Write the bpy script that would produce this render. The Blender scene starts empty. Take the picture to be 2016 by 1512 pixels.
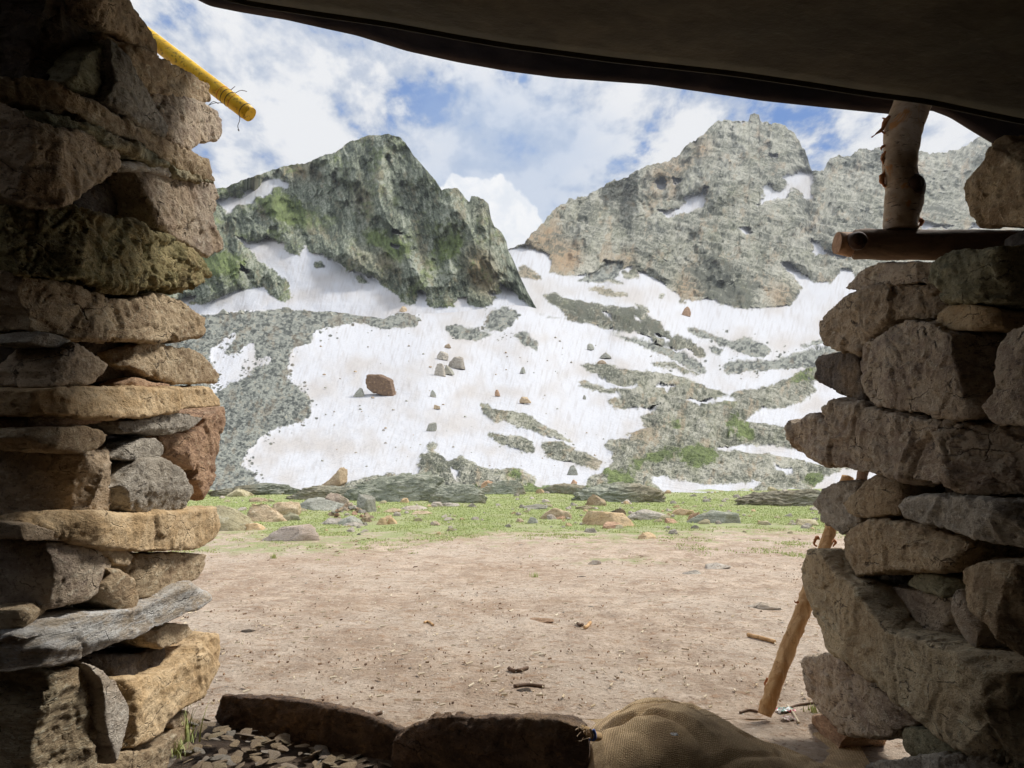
import bpy, bmesh, math, random
import numpy as np
from mathutils import Vector

sc = bpy.context.scene
C = sc.collection

# ------------------------------------------------------------------ camera
F = 1500.0; CX = 1008.0; CY = 756.0; HZ = 900.0; EYE = 0.9
PITCH = math.atan((HZ - CY) / F)
cam_d = bpy.data.cameras.new('camera'); cam = bpy.data.objects.new('camera', cam_d); C.objects.link(cam)
cam_d.sensor_width = 36.0; cam_d.lens = 36.0 * F / 2016.0
cam_d.clip_start = 0.05; cam_d.clip_end = 12000
cam.location = (0, 0, EYE); cam.rotation_euler = (math.radians(90) + PITCH, 0, 0)
sc.camera = cam

# ------------------------------------------------------------------ sun, exposure
SUN_EL = math.radians(50); SUN_AZ = math.radians(55)          # azimuth measured from +Y towards +X
sd = bpy.data.lights.new('sun', 'SUN'); sd.energy = 3.3; sd.angle = math.radians(12); sd.color = (1.0, 0.96, 0.90)
sun = bpy.data.objects.new('sun', sd); C.objects.link(sun)
sv = Vector((math.sin(SUN_AZ) * math.cos(SUN_EL), math.cos(SUN_AZ) * math.cos(SUN_EL), math.sin(SUN_EL)))
sun.rotation_euler = sv.to_track_quat('Z', 'Y').to_euler()
sc.view_settings.view_transform = 'Standard'; sc.view_settings.look = 'None'
sc.view_settings.exposure = 0.46; sc.view_settings.gamma = 1.0
sc.render.engine = 'CYCLES'
sc.cycles.max_bounces = 7; sc.cycles.diffuse_bounces = 4; sc.cycles.glossy_bounces = 2
sc.cycles.sample_clamp_indirect = 4.0

# ------------------------------------------------------------------ node helper
class NT:
    def __init__(s, tree):
        s.t = tree; s.n = tree.nodes; s.l = tree.links
    def node(s, typ, **kw):
        n = s.n.new(typ)
        for k, v in kw.items(): setattr(n, k, v)
        return n
    def put(s, n, key, v):
        if v is None: return
        i = n.inputs[key]
        if isinstance(v, bpy.types.NodeSocket): s.l.new(v, i)
        elif isinstance(v, (tuple, list)) and i.type == 'RGBA' and len(v) == 3: i.default_value = (*v, 1)
        else: i.default_value = v
    def math(s, op, a, b=None, c=None, clamp=False):
        n = s.node('ShaderNodeMath', operation=op, use_clamp=clamp)
        s.put(n, 0, a); s.put(n, 1, b)
        if c is not None: s.put(n, 2, c)
        return n.outputs[0]
    def noise(s, vec, scale, detail=4, rough=0.55, dist=0.0, lac=2.0, color=False):
        n = s.node('ShaderNodeTexNoise'); s.put(n, 'Vector', vec); s.put(n, 'Scale', scale); s.put(n, 'Detail', detail)
        s.put(n, 'Roughness', rough); s.put(n, 'Distortion', dist); s.put(n, 'Lacunarity', lac)
        return n.outputs['Color' if color else 'Fac']
    def voro(s, vec, scale, feature='F1', out='Distance', rand=1.0):
        n = s.node('ShaderNodeTexVoronoi', feature=feature); s.put(n, 'Vector', vec); s.put(n, 'Scale', scale); s.put(n, 'Randomness', rand)
        return n.outputs[out]
    def ramp(s, v, lo, hi, a=0.0, b=1.0):
        n = s.node('ShaderNodeMapRange', clamp=True); n.interpolation_type = 'SMOOTHSTEP'
        s.put(n, 'Value', v); s.put(n, 'From Min', lo); s.put(n, 'From Max', hi); s.put(n, 'To Min', a); s.put(n, 'To Max', b)
        return n.outputs[0]
    def mix(s, f, a, b, mode='MIX'):
        n = s.node('ShaderNodeMix', data_type='RGBA', blend_type=mode)
        s.put(n, 0, f); s.put(n, 6, a); s.put(n, 7, b)
        return n.outputs[2]
    def attr(s, name):
        n = s.node('ShaderNodeAttribute', attribute_name=name); return n.outputs['Fac']
    def mapping(s, vec, scale=(1, 1, 1), rot=(0, 0, 0), loc=(0, 0, 0)):
        n = s.node('ShaderNodeMapping'); s.put(n, 'Vector', vec)
        n.inputs['Scale'].default_value = scale; n.inputs['Rotation'].default_value = rot; n.inputs['Location'].default_value = loc
        return n.outputs[0]
    def bump(s, h, strength=1.0, dist=0.01, normal=None):
        n = s.node('ShaderNodeBump'); s.put(n, 'Height', h); s.put(n, 'Strength', strength); s.put(n, 'Distance', dist)
        if normal is not None: s.put(n, 'Normal', normal)
        return n.outputs[0]

def new_mat(name):
    m = bpy.data.materials.new(name); m.use_nodes = True; m.node_tree.nodes.clear()
    t = NT(m.node_tree); out = t.node('ShaderNodeOutputMaterial'); b = t.node('ShaderNodeBsdfPrincipled')
    t.l.new(b.outputs[0], out.inputs[0]); b.inputs['Roughness'].default_value = 0.9
    b.inputs['Specular IOR Level'].default_value = 0.25
    return m, t, b

# ------------------------------------------------------------------ world: sky with broken cloud
w = bpy.data.worlds.new('World'); sc.world = w; w.use_nodes = True; w.node_tree.nodes.clear()
t = NT(w.node_tree)
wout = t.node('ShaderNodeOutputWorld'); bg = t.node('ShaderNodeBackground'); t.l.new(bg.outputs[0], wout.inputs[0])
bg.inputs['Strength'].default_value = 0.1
sky = t.node('ShaderNodeTexSky', sky_type='NISHITA'); sky.sun_disc = False
sky.sun_elevation = SUN_EL; sky.sun_rotation = SUN_AZ; sky.altitude = 3000; sky.air_density = 1.0; sky.dust_density = 0.6
tc = t.node('ShaderNodeTexCoord').outputs['Generated']
sep = t.node('ShaderNodeSeparateXYZ'); t.l.new(tc, sep.inputs[0])
X, Y, Z = sep.outputs
zz = t.math('ADD', t.math('MAXIMUM', Z, 0.0), 0.16)
cmb = t.node('ShaderNodeCombineXYZ'); t.put(cmb, 0, t.math('DIVIDE', X, zz)); t.put(cmb, 1, t.math('DIVIDE', Y, zz))
plane = cmb.outputs[0]
n1 = t.noise(t.mapping(plane, (1, 0.75, 1), (0, 0, 0.35), (3.1, 1.7, 0)), 2.5, 9, 0.62, 0.2)
n2 = t.noise(t.mapping(plane, (1, 0.6, 1), (0, 0, 0.5), (7.3, 4.1, 0)), 8.0, 7, 0.60, 0.1)
dens = t.math('ADD', t.math('MULTIPLY', n1, 0.50), t.math('MULTIPLY', n2, 0.56))
cover = t.ramp(dens, 0.405, 0.50, 0.05, 1.0)
# denser, whiter veil on the right of the pass, blue holes above the left peak
white = t.ramp(t.math('ADD', dens, t.math('MULTIPLY', t.noise(plane, 3.3, 5, 0.55), 0.3)), 0.61, 0.72)
ccol = t.mix(white, (3.6, 4.1, 5.0), (6.45, 6.5, 6.6))
blue = t.mix(0.85, sky.outputs[0], (0.35, 1.5, 4.3))
col = t.mix(cover, blue, ccol)
# towering cumulus standing in the pass: union of round heads given by direction
cum = None
wob = t.noise(tc, 15.0, 7, 0.62, color=True)
wv = t.node('ShaderNodeVectorMath', operation='MULTIPLY_ADD'); t.put(wv, 0, wob); wv.inputs[1].default_value = (0.055, 0.055, 0.055); t.put(wv, 2, tc)
off = t.node('ShaderNodeVectorMath', operation='SUBTRACT'); t.put(off, 0, wv.outputs[0]); off.inputs[1].default_value = (0.0275, 0.0275, 0.0275)
def direc(px, py):
    a = (px - CX) / F; b = (CY - py) / F
    v = Vector((a, math.cos(PITCH) - b * math.sin(PITCH), math.sin(PITCH) + b * math.cos(PITCH)))
    return v.normalized()
for px, py, r in [(925, 385, 52), (905, 410, 52), (965, 400, 58), (1000, 430, 55), (1030, 445, 46), (945, 470, 85), (1020, 510, 70), (880, 450, 55)]:
    dd = t.node('ShaderNodeVectorMath', operation='DISTANCE'); t.put(dd, 0, off.outputs[0]); dd.inputs[1].default_value = direc(px, py)
    q = t.math('DIVIDE', dd.outputs['Value'], r / F)
    cum = q if cum is None else t.math('SMOOTH_MIN', cum, q, 0.15)
nd = t.node('ShaderNodeVectorMath', operation='DISTANCE'); t.put(nd, 0, tc); nd.inputs[1].default_value = direc(1010, 370)
col = t.mix(t.ramp(t.math('ADD', nd.outputs['Value'], t.math('MULTIPLY', n1, 0.25)), 0.17, 0.33, 0.6, 0.0), col, (3.1, 4.0, 5.5))
cmask = t.ramp(cum, 0.86, 1.0, 1.0, 0.0)
puff = t.noise(off.outputs[0], 22, 6, 0.6)
ccum = t.mix(t.ramp(puff, 0.36, 0.62), (6.0, 6.3, 6.7), (7.4, 7.4, 7.4))
col = t.mix(cmask, col, ccum)
# sky overhead and behind the hut, out of view, brightened as added fill light
sky_fill = t.ramp(Y, 0.25, -0.45, 1.0, 1.5); gv = t.node('ShaderNodeVectorMath', operation='SCALE'); t.put(gv, 0, col); t.put(gv, 'Scale', sky_fill)
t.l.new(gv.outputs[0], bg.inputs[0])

# ------------------------------------------------------------------ pixel -> world ray helpers (all distances in metres)
cP, sP = math.cos(PITCH), math.sin(PITCH)
def ray(px, py):
    a = (np.asarray(px, float) - CX) / F; b = (CY - np.asarray(py, float)) / F
    return a, cP - b * sP, sP + b * cP
def at(px, py, d):                     # point seen at (px,py) whose world Y is d
    x, y, z = ray(px, py); k = np.asarray(d, float) / y
    return np.stack([x * k, y * k, z * k + EYE], -1)

# ------------------------------------------------------------------ numpy gradient noise
_rs = np.random.RandomState(7)
_perm = _rs.permutation(256).astype(np.int64); _perm = np.concatenate([_perm, _perm, _perm])
_g = _rs.normal(size=(256, 3)); _g /= np.linalg.norm(_g, axis=1)[:, None]; _g = _g.astype(np.float32)
def perlin(p):
    p = np.asarray(p, np.float32); i = np.floor(p); f = (p - i).astype(np.float32); i = i.astype(np.int64) & 255
    u = f * f * f * (f * (f * 6 - 15) + 10); r = None
    for dx in (0, 1):
        wx = u[:, 0] if dx else 1 - u[:, 0]
        for dy in (0, 1):
            wy = u[:, 1] if dy else 1 - u[:, 1]
            for dz in (0, 1):
                wz = u[:, 2] if dz else 1 - u[:, 2]
                h = _perm[_perm[_perm[i[:, 0] + dx] + i[:, 1] + dy] + i[:, 2] + dz]
                g = _g[h]
                v = (g[:, 0] * (f[:, 0] - dx) + g[:, 1] * (f[:, 1] - dy) + g[:, 2] * (f[:, 2] - dz)) * wx * wy * wz
                r = v if r is None else r + v
    return r * 1.5
def p3(x, y, z=0.0):
    x = np.asarray(x, np.float32); return np.stack([x, np.broadcast_to(y, x.shape), np.broadcast_to(z, x.shape)], -1)
def fbm(p, octs=4, gain=0.5, ridged=False):
    p = np.asarray(p, np.float32); a = 1.0; s = 0; q = p.copy()
    for k in range(octs):
        n = perlin(q)
        if ridged: n = 1 - 2 * np.abs(n)
        s = s + a * n; a *= gain; q = q * 2.03 + 17.3
    return s
def cells(p, seed=0):                  # cellular noise: distance to nearest, id value of nearest
    p = np.asarray(p, np.float32); i = np.floor(p).astype(np.int64); best = np.full(len(p), 9.0, np.float32); second = best.copy(); idv = np.zeros(len(p), np.float32)
    for dx in (-1, 0, 1):
        for dy in (-1, 0, 1):
            for dz in (-1, 0, 1):
                c = i + np.array([dx, dy, dz]); cm = c & 255
                h = _perm[_perm[_perm[cm[:, 0]] + cm[:, 1]] + cm[:, 2]]
                pt = c + 0.5 + 0.45 * _g[h]
                d = np.linalg.norm(p - pt, axis=1)
                m = d < best
                second = np.where(m, best, np.minimum(second, d)); idv = np.where(m, h / 255.0, idv); best = np.where(m, d, best)
    return best, second, idv

def facets(p):                         # cellular noise whose cells are flat tilted planes: broken rock
    p = np.asarray(p, np.float32); i = np.floor(p).astype(np.int64); best = np.full(len(p), 9.0, np.float32); second = best.copy(); hid = np.zeros(len(p), np.int64); tl = np.zeros(len(p), np.float32)
    for dx in (-1, 0, 1):
        for dy in (-1, 0, 1):
            for dz in (-1, 0, 1):
                c = i + np.array([dx, dy, dz]); cm = c & 255
                h = _perm[_perm[_perm[cm[:, 0]] + cm[:, 1]] + cm[:, 2]]
                v = p - (c + 0.5 + 0.45 * _g[h]); d = np.sqrt((v * v).sum(1)); m = d < best
                g2 = _g[(h * 7 + 13) & 255]; tt = (v * g2).sum(1)
                second = np.where(m, best, np.minimum(second, d)); hid = np.where(m, h, hid); tl = np.where(m, tt, tl); best = np.where(m, d, best)
    return tl, hid / 255.0 - 0.5, second - best

# ------------------------------------------------------------------ mesh / object helpers
def mesh_np(name, verts, faces, smooth=True):
    me = bpy.data.meshes.new(name); verts = np.asarray(verts, np.float32); faces = np.asarray(faces, np.int32)
    nv = len(verts); nf, k = faces.shape
    me.vertices.add(nv); me.vertices.foreach_set('co', verts.ravel())
    me.loops.add(nf * k); me.loops.foreach_set('vertex_index', faces.ravel())
    me.polygons.add(nf); me.polygons.foreach_set('loop_start', np.arange(nf, dtype=np.int32) * k)
    try: me.polygons.foreach_set('loop_total', np.full(nf, k, np.int32))
    except Exception: pass
    me.polygons.foreach_set('use_smooth', np.full(nf, smooth, bool))
    me.update(calc_edges=True); me.validate()
    return me
def grid_faces(nr, nc, wrap=False):
    r = np.arange(nr - 1)[:, None]; c = np.arange(nc if wrap else nc - 1)[None, :]; c2 = (c + 1) % nc
    a = r * nc + c; b = r * nc + c2; return np.stack([a, b, b + nc, a + nc], -1).reshape(-1, 4)
def set_attr(me, name, arr):
    a = me.attributes.new(name, 'FLOAT', 'POINT'); a.data.foreach_set('value', np.asarray(arr, np.float32).ravel())
def link(name, me, mat=None, parent=None, loc=None):
    o = bpy.data.objects.new(name, me); C.objects.link(o)
    if mat is not None and me is not None and not me.materials: me.materials.append(mat)
    if parent is not None: o.parent = parent
    if loc is not None: o.location = loc
    return o
def tag(o, label=None, cat=None, group=None, kind=None):
    if label: o['label'] = label
    if cat: o['category'] = cat
    if group: o['group'] = group
    if kind: o['kind'] = kind
    return o
def empty(name, loc, label, cat, group=None):
    o = bpy.data.objects.new(name, None); C.objects.link(o); o.location = loc; o.empty_display_size = 0.1
    return tag(o, label, cat, group)
def tube_mesh(name, pts, radii, seg=12, cap=True, rough=0.0, seed=0):
    pts = np.asarray(pts, float); n = len(pts); radii = np.broadcast_to(radii, (n,))
    tan = np.gradient(pts, axis=0); tan /= np.linalg.norm(tan, axis=1)[:, None]
    ref = np.array([0, 1, 0.01]) if abs(tan[0][1]) < 0.8 else np.array([1, 0, 0.01])
    V = []
    for k in range(n):
        a = np.cross(tan[k], ref); a /= np.linalg.norm(a); b = np.cross(tan[k], a)
        for s in range(seg):
            th = 2 * math.pi * s / seg; V.append(pts[k] + radii[k] * (math.cos(th) * a + math.sin(th) * b))
    V = np.array(V)
    if rough:
        c = np.repeat(pts, seg, axis=0); dirn = V - c; L = np.linalg.norm(dirn, axis=1)[:, None] + 1e-9
        nz = fbm(V / (radii.max() * 1.4) + seed * 3.7, 4, 0.55); V = V + dirn / L * (nz[:, None] * rough * radii.max())
    fc = grid_faces(n, seg, wrap=True); me = mesh_np(name, V, fc)
    if cap:
        bm = bmesh.new(); bm.from_mesh(me); bm.verts.ensure_lookup_table()
        bm.faces.new([bm.verts[i] for i in range(seg)][::-1]); bm.faces.new([bm.verts[(n - 1) * seg + i] for i in range(seg)])
        bmesh.ops.recalc_face_normals(bm, faces=bm.faces); bm.to_mesh(me); bm.free()
    return me
def spline(pts, n):                    # Catmull-Rom through the points
    P = np.asarray(pts, float); P = np.vstack([2 * P[0] - P[1], P, 2 * P[-1] - P[-2]]); out = []
    m = len(P) - 3
    for q in np.linspace(0, m - 1e-6, n):
        i = int(q); u = q - i; a, b, c, d = P[i:i + 4]
        out.append(0.5 * (2 * b + (c - a) * u + (2 * a - 5 * b + 4 * c - d) * u * u + (3 * b - a - 3 * c + d) * u ** 3))
    return np.array(out)
# ================================================================== TERRAIN
# masks are polygons traced in image pixels, 2016 x 1512 at half resolution
MW, MH, MX0, MY0, MS = 1060, 560, -20.0, 0.0, 2.0     # covers x -20..2100, y 0..1120
def poly_mask(polys, out=None):
    m = np.zeros((MH, MW), bool) if out is None else out
    for P in polys:
        P = np.asarray(P, float); x0, y0 = P.min(0); x1, y1 = P.max(0)
        i0 = max(int((y0 - MY0) / MS) - 1, 0); i1 = min(int((y1 - MY0) / MS) + 2, MH); j0 = max(int((x0 - MX0) / MS) - 1, 0); j1 = min(int((x1 - MX0) / MS) + 2, MW)
        if i1 <= i0 or j1 <= j0: continue
        yy, xx = np.mgrid[i0:i1, j0:j1]; yy = yy * MS + MY0; xx = xx * MS + MX0; ins = np.zeros(xx.shape, bool)
        n = len(P)
        for k in range(n):
            xa, ya = P[k]; xb, yb = P[(k + 1) % n]
            if ya == yb: continue
            c = ((ya > yy) != (yb > yy)) & (xx < (xb - xa) * (yy - ya) / (yb - ya) + xa); ins ^= c
        m[i0:i1, j0:j1] |= ins
    return m
def blur(a, r):
    a = a.astype(np.float32)
    for _ in range(2):
        for ax in (0, 1):
            k = 2 * r + 1; p = np.pad(a, [(r + 1, r) if q == ax else (0, 0) for q in (0, 1)], mode='edge'); c = np.cumsum(p, axis=ax)
            a = (np.take(c, np.arange(k, c.shape[ax]), axis=ax) - np.take(c, np.arange(0, c.shape[ax] - k), axis=ax)) / k
    return a
def samp(m, px, py):
    x = np.clip((px - MX0) / MS, 0, MW - 1.01); y = np.clip((py - MY0) / MS, 0, MH - 1.01); i = y.astype(int); j = x.astype(int); u = x - j; v = y - i
    return (m[i, j] * (1 - u) + m[i, j + 1] * u) * (1 - v) + (m[i + 1, j] * (1 - u) + m[i + 1, j + 1] * u) * v

C_RIDGE = [(820,618),(850,600),(900,560),(960,520),(980,502),(998,493),(1031,480),(1072,436),(1090,416),(1119,395),(1155,390),(1186,370),(1222,354),(1257,339),(1288,323),(1309,321),(1335,308),(1360,282),(1391,262),(1414,239),(1445,240),(1473,241),(1477,229),(1494,229),(1497,241),(1545,251),(1566,267),(1586,303),(1599,339),(1622,336),(1633,318),(1653,305),(1674,308),(1699,292),(1715,298),(1730,290),(1751,298),(1812,300),(1854,303),(1895,292),(1931,272),(1967,280),(2100,270),(2500,320)]
S_TOP = [(-400,560),(100,600),(250,632),(330,634),(360,624),(417,616),(563,608),(600,612),(653,613),(712,622),(757,627),(796,611),(812,620)] + C_RIDGE
B_RIDGE = [(-400,420),(100,385),(330,378),(400,372),(445,370),(462,361),(494,349),(532,337),(567,325),(584,321),(598,323),(622,313),(640,304),(660,301),(688,280),(726,266),(765,264),(789,271),(799,283),(817,308),(837,332),(858,356),(869,374),(879,370),(900,370),(914,387),(924,400),(928,386),(949,391),(962,402),(966,428),(973,446),(987,457),(997,474),(1000,490),(1014,519),(1028,554),(1046,590),(1062,616),(1100,665)]

rockC = [(1000,494),(1031,485),(1075,498),(1085,519),(1083,539),(1114,542),(1134,545),(1165,540),(1201,522),(1206,529),(1237,529),(1268,537),(1299,555),(1314,565),(1340,583),(1360,596),(1391,588),(1422,601),(1473,609),(1514,606),(1553,603),(1581,570),(1566,549),(1540,519),(1548,516),(1575,535),(1592,548),(1612,556),(1638,557),(1655,530),(1680,535),(1700,560),(2120,600),(2120,0),(900,0),(900,480)]
rock_mid = [
 [(1018,530),(1030,523),(1050,530),(1067,545),(1060,553),(1040,550),(1020,545)], [(1155,567),(1180,564),(1237,581),(1237,586),(1201,583),(1159,573)],
 [(1160,548),(1190,545),(1230,555),(1225,560),(1180,556)], [(1225,530),(1250,533),(1262,548),(1240,552),(1228,545)], [(1296,578),(1310,580),(1306,590),(1298,588)], [(1335,582),(1350,590),(1350,602),(1338,598)],[(1250,595),(1275,605),(1278,618),(1260,612)],
 [(1066,578),(1098,576),(1116,589),(1151,594),(1201,603),(1244,606),(1276,621),(1301,635),(1319,656),(1355,667),(1391,692),(1380,706),(1348,689),(1312,678),(1301,681),(1276,667),(1255,656),(1216,656),(1180,642),(1144,637),(1116,628),(1101,606),(1080,594)],
 [(1141,717),(1159,714),(1209,721),(1244,731),(1276,730),(1309,739),(1366,744),(1391,760),(1434,774),(1409,789),(1362,789),(1323,796),(1273,806),(1212,806),(1191,789),(1230,774),(1262,764),(1212,760),(1173,739)],
 [(1280,714),(1316,714),(1394,740),(1373,740),(1330,728),(1291,722)], [(1134,753),(1151,749),(1194,764),(1244,772),(1237,776),(1194,774),(1159,765)],
 [(1259,822),(1284,810),(1309,799),(1359,794),(1419,789),(1444,771),(1480,767),(1537,753),(1587,731),(1605,719),(1700,728),(1800,730),(1800,990),(1600,985),(1480,985),(1300,990),(1200,975),(1150,962),(1160,940),(1200,925),(1209,900),(1190,880),(1195,868),(1230,865),(1252,868),(1230,855),(1275,845)],
 [(994,810),(1016,808),(1048,821),(1073,839),(1105,856),(1134,874),(1101,867),(1062,856),(1026,842),(998,831),(970,815)],
 [(960,848),(998,860),(1023,860),(1048,871),(1055,885),(1048,894),(1023,889),(1001,881),(965,865)],
 [(1064,874),(1101,872),(1151,892),(1191,912),(1180,924),(1159,924),(1123,910),(1076,903)],
 [(823,909),(830,894),(855,891),(887,912),(909,898),(944,919),(969,926),(1023,923),(1055,941),(1051,955),(1051,990),(600,990),(400,990),(560,975),(630,960),(666,955),(701,948),(737,936),(773,933),(809,939),(826,930)],
 [(942,798),(960,792),(972,805),(985,812),(990,828),(975,836),(960,822)], [(840,875),(852,868),(862,880),(855,892),(842,889)], [(1210,990),(1700,965),(1700,1012),(1050,1012),(1050,955),(1150,962)],
]
snow_C = [
 [(1283,413),(1314,418),(1335,411),(1350,398),(1346,390),(1381,380),(1395,364),(1391,390),(1386,403),(1360,418),(1340,421),(1317,430)],
 [(1474,419),(1499,398),(1504,370),(1514,359),(1522,375),(1540,377),(1553,364),(1540,349),(1571,341),(1584,336),(1606,342),(1596,359),(1600,392),(1581,394),(1576,375),(1566,370),(1550,380),(1543,398),(1530,388),(1499,403)],
 [(1288,359),(1299,347),(1311,359),(1309,372),(1296,375)], [(1322,352),(1344,354),(1329,366)], [(1445,446),(1473,453),(1488,464),(1463,459)],
 [(1597,472),(1612,478),(1627,495),(1671,503),(1663,508),(1600,500)], [(1512,298),(1530,313),(1520,312)], [(1425,403),(1440,416),(1432,410)], [(1440,241),(1496,241),(1465,246)],
 [(1810,436),(1830,440),(1850,446),(1900,450),(1930,440),(1940,430),(1945,452),(1815,452)], [(1230,527),(1240,528),(1238,538),(1228,536)], [(1303,505),(1318,520),(1308,516)], [(1155,462),(1175,480),(1165,472)],
 [(1279,944),(1300,938),(1340,948),(1380,955),(1440,955),(1505,948),(1475,968),(1440,978),(1360,975),(1310,970)],
 [(1303,977),(1380,980),(1450,988),(1446,998),(1395,1002),(1330,994),(1298,986)],
 [(1440,978),(1500,970),(1600,966),(1625,938),(1660,925),(1760,925),(1760,982),(1620,978),(1500,981)],
 [(1520,912),(1540,920),(1565,928),(1560,938),(1535,932)], [(1404,885),(1480,877),(1541,877),(1570,890),(1650,898),(1700,905),(1700,922),(1610,914),(1560,905),(1500,893),(1420,891)],
 [(1453,829),(1500,808),(1560,800),(1610,772),(1600,756),(1625,750),(1760,760),(1760,850),(1540,838)], [(884,918),(895,922),(905,945),(892,942)],
 [(1295,757),(1330,762),(1320,772),(1296,768)],[(1320,733),(1370,740),(1400,750),(1440,772),(1400,765),(1355,748)], [(1350,793),(1420,786),(1450,778),(1445,792),(1370,799)],
 [(1090,602),(1102,615),(1108,625),(1098,618)], [(1176,608),(1200,622),(1207,632),(1190,622)], [(1247,620),(1262,632),(1264,644),(1252,634)], [(1285,655),(1320,670),(1316,676),(1290,664)],
]
scree_S = [
 [(240,632),(330,636),(360,626),(417,619),(563,606),(600,611),(653,612),(712,620),(757,626),(796,610),(827,626),(820,643),(764,650),(702,635),(667,642),(622,650),(612,675),(573,688),(567,747),(591,765),(615,796),(612,820),(584,834),(535,848),(507,866),(487,893),(473,918),(504,935),(511,963),(400,985),(240,985)],
 [(1059,619),(1087,622),(1130,633),(1180,651),(1223,660),(1266,671),(1309,681),(1351,699),(1380,717),(1394,737),(1359,724),(1323,710),(1294,696),(1259,681),(1216,662),(1159,644),(1116,631),(1066,622)],
 [(1344,644),(1373,646),(1426,667),(1451,674),(1466,662),(1498,674),(1518,692),(1512,703),(1480,706),(1459,696),(1437,685),(1401,671),(1366,658)], [(1394,685),(1409,678),(1426,692),(1419,699),(1401,697)],
 [(1423,721),(1437,710),(1480,714),(1537,706),(1587,690),(1641,682),(1720,678),(1720,722),(1605,724),(1551,728),(1491,731),(1455,735),(1426,735)], [(1576,681),(1623,667),(1700,664),(1700,672),(1626,678),(1580,685)],
 [(873,645),(905,640),(940,648),(975,660),(930,672),(890,662)], [(952,642),(962,616),(987,603),(1022,614),(1010,640),(985,652),(955,652)], [(1010,662),(1036,650),(1060,678),(1060,694),(1035,680)],
 [(1134,556),(1201,516),(1225,518),(1220,545),(1180,557)],
]
snow_scree = [[(415,690),(441,668),(466,657),(463,668),(444,682),(452,700),(468,692),(480,682),(503,674),(500,690),(503,705),(530,706),(532,715),(500,728),(480,745),(455,752),(440,768),(425,778),(414,772),(412,745),(425,730),(412,710)]]
grass_S = [[(1050,1012),(1050,955),(1110,960),(1200,965),(1280,975),(1300,990),(1480,985),(1700,985),(1700,1012)], [(380,1012),(380,972),(560,978),(620,968),(950,972),(1050,955),(1050,1012)], [(1239,918),(1290,895),(1330,890),(1340,900),(1290,910),(1250,925)], [(1340,890),(1400,885),(1412,915),(1370,922),(1340,908)], [(1424,830),(1445,825),(1482,850),(1470,872),(1440,848)],
 [(1310,838),(1340,828),(1332,843),(1312,846)], [(1185,930),(1220,930),(1245,942),(1240,960),(1200,957)], [(1550,748),(1590,733),(1612,738),(1570,757)], [(1570,945),(1605,936),(1625,944),(1610,957)],
 [(1245,960),(1290,962),(1310,975),(1280,978)], [(1410,800),(1450,790),(1440,803)], [(1000,925),(1030,928),(1030,945),(1005,942)]]
orange_S = [[(1018,530),(1030,523),(1067,545),(1060,553),(1020,545)], [(1155,567),(1180,564),(1237,581),(1237,586),(1159,573)], [(1075,500),(1110,520),(1110,542),(1083,540)], [(1225,500),(1245,498),(1250,530),(1225,530)],
 [(1031,478),(1075,440),(1100,470),(1150,500),(1120,540),(1060,500)], [(1360,290),(1400,275),(1400,300),(1370,310)], [(1515,560),(1560,570),(1550,602),(1520,606)], [(1150,905),(1191,910),(1180,924),(1155,920)], [(1340,540),(1375,560),(1365,595),(1330,580)], [(1290,325),(1340,320),(1330,360),(1280,370)],
 [(1236,850),(1290,842),(1290,862),(1240,866)], [(1355,690),(1391,692),(1380,706),(1360,700)]]
snow_B = [
 [(424,394),(445,389),(483,388),(473,370),(522,351),(560,355),(577,370),(535,370),(532,384),(501,389),(494,401),(462,405),(452,422),(438,408)],
 [(457,460),(487,474),(508,478),(518,474),(525,462),(539,474),(560,478),(563,495),(591,506),(598,481),(615,502),(640,502),(657,516),(678,523),(681,533),(702,533),(713,540),(733,544),(751,561),(778,578),(799,599),(820,599),(824,572),(841,575),(838,603),(862,606),(879,606),(897,606),(900,585),(921,585),(921,603),(956,606),(973,596),(976,582),(949,572),(987,578),(983,552),(1008,575),(1046,606),(1110,622),(1110,700),(330,700),(330,600),(400,599),(421,592),(463,572),(487,568),(518,565),(535,585),(574,596),(574,575),(563,551),(539,533),(508,513),(497,495)],
 [(691,397),(700,408),(714,428),(705,422)], [(770,450),(784,451),(793,462),(778,459)], [(766,480),(782,481),(791,491),(775,488)], [(468,518),(490,532),(494,540),(475,530)], [(350,590),(390,580),(370,600)], [(826,516),(834,516),(832,520)]]
rock_B_holes = [[(616,520),(632,514),(637,526),(622,527)], [(690,540),(715,545),(728,560),(712,558)], [(733,572),(742,573),(738,578)]]
grass_B = [[(400,500),(440,498),(482,530),(472,547),(440,540),(395,530)], [(720,458),(760,470),(805,495),(802,512),(770,500),(735,480)], [(500,375),(560,380),(600,430),(560,440),(520,400)], [(850,480),(900,460),(905,500),(870,520)], [(590,430),(620,440),(612,450)]]
orange_B = [[(930,480),(965,500),(985,560),(960,590),(930,560),(915,500)], [(740,495),(775,505),(772,545),(745,530)], [(700,360),(720,370),(725,430),(705,400)], [(560,325),(620,320),(610,345),(570,345)], [(700,480),(718,500),(714,530),(702,520)], [(945,395),(962,410),(960,440),(945,420)]]

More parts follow.
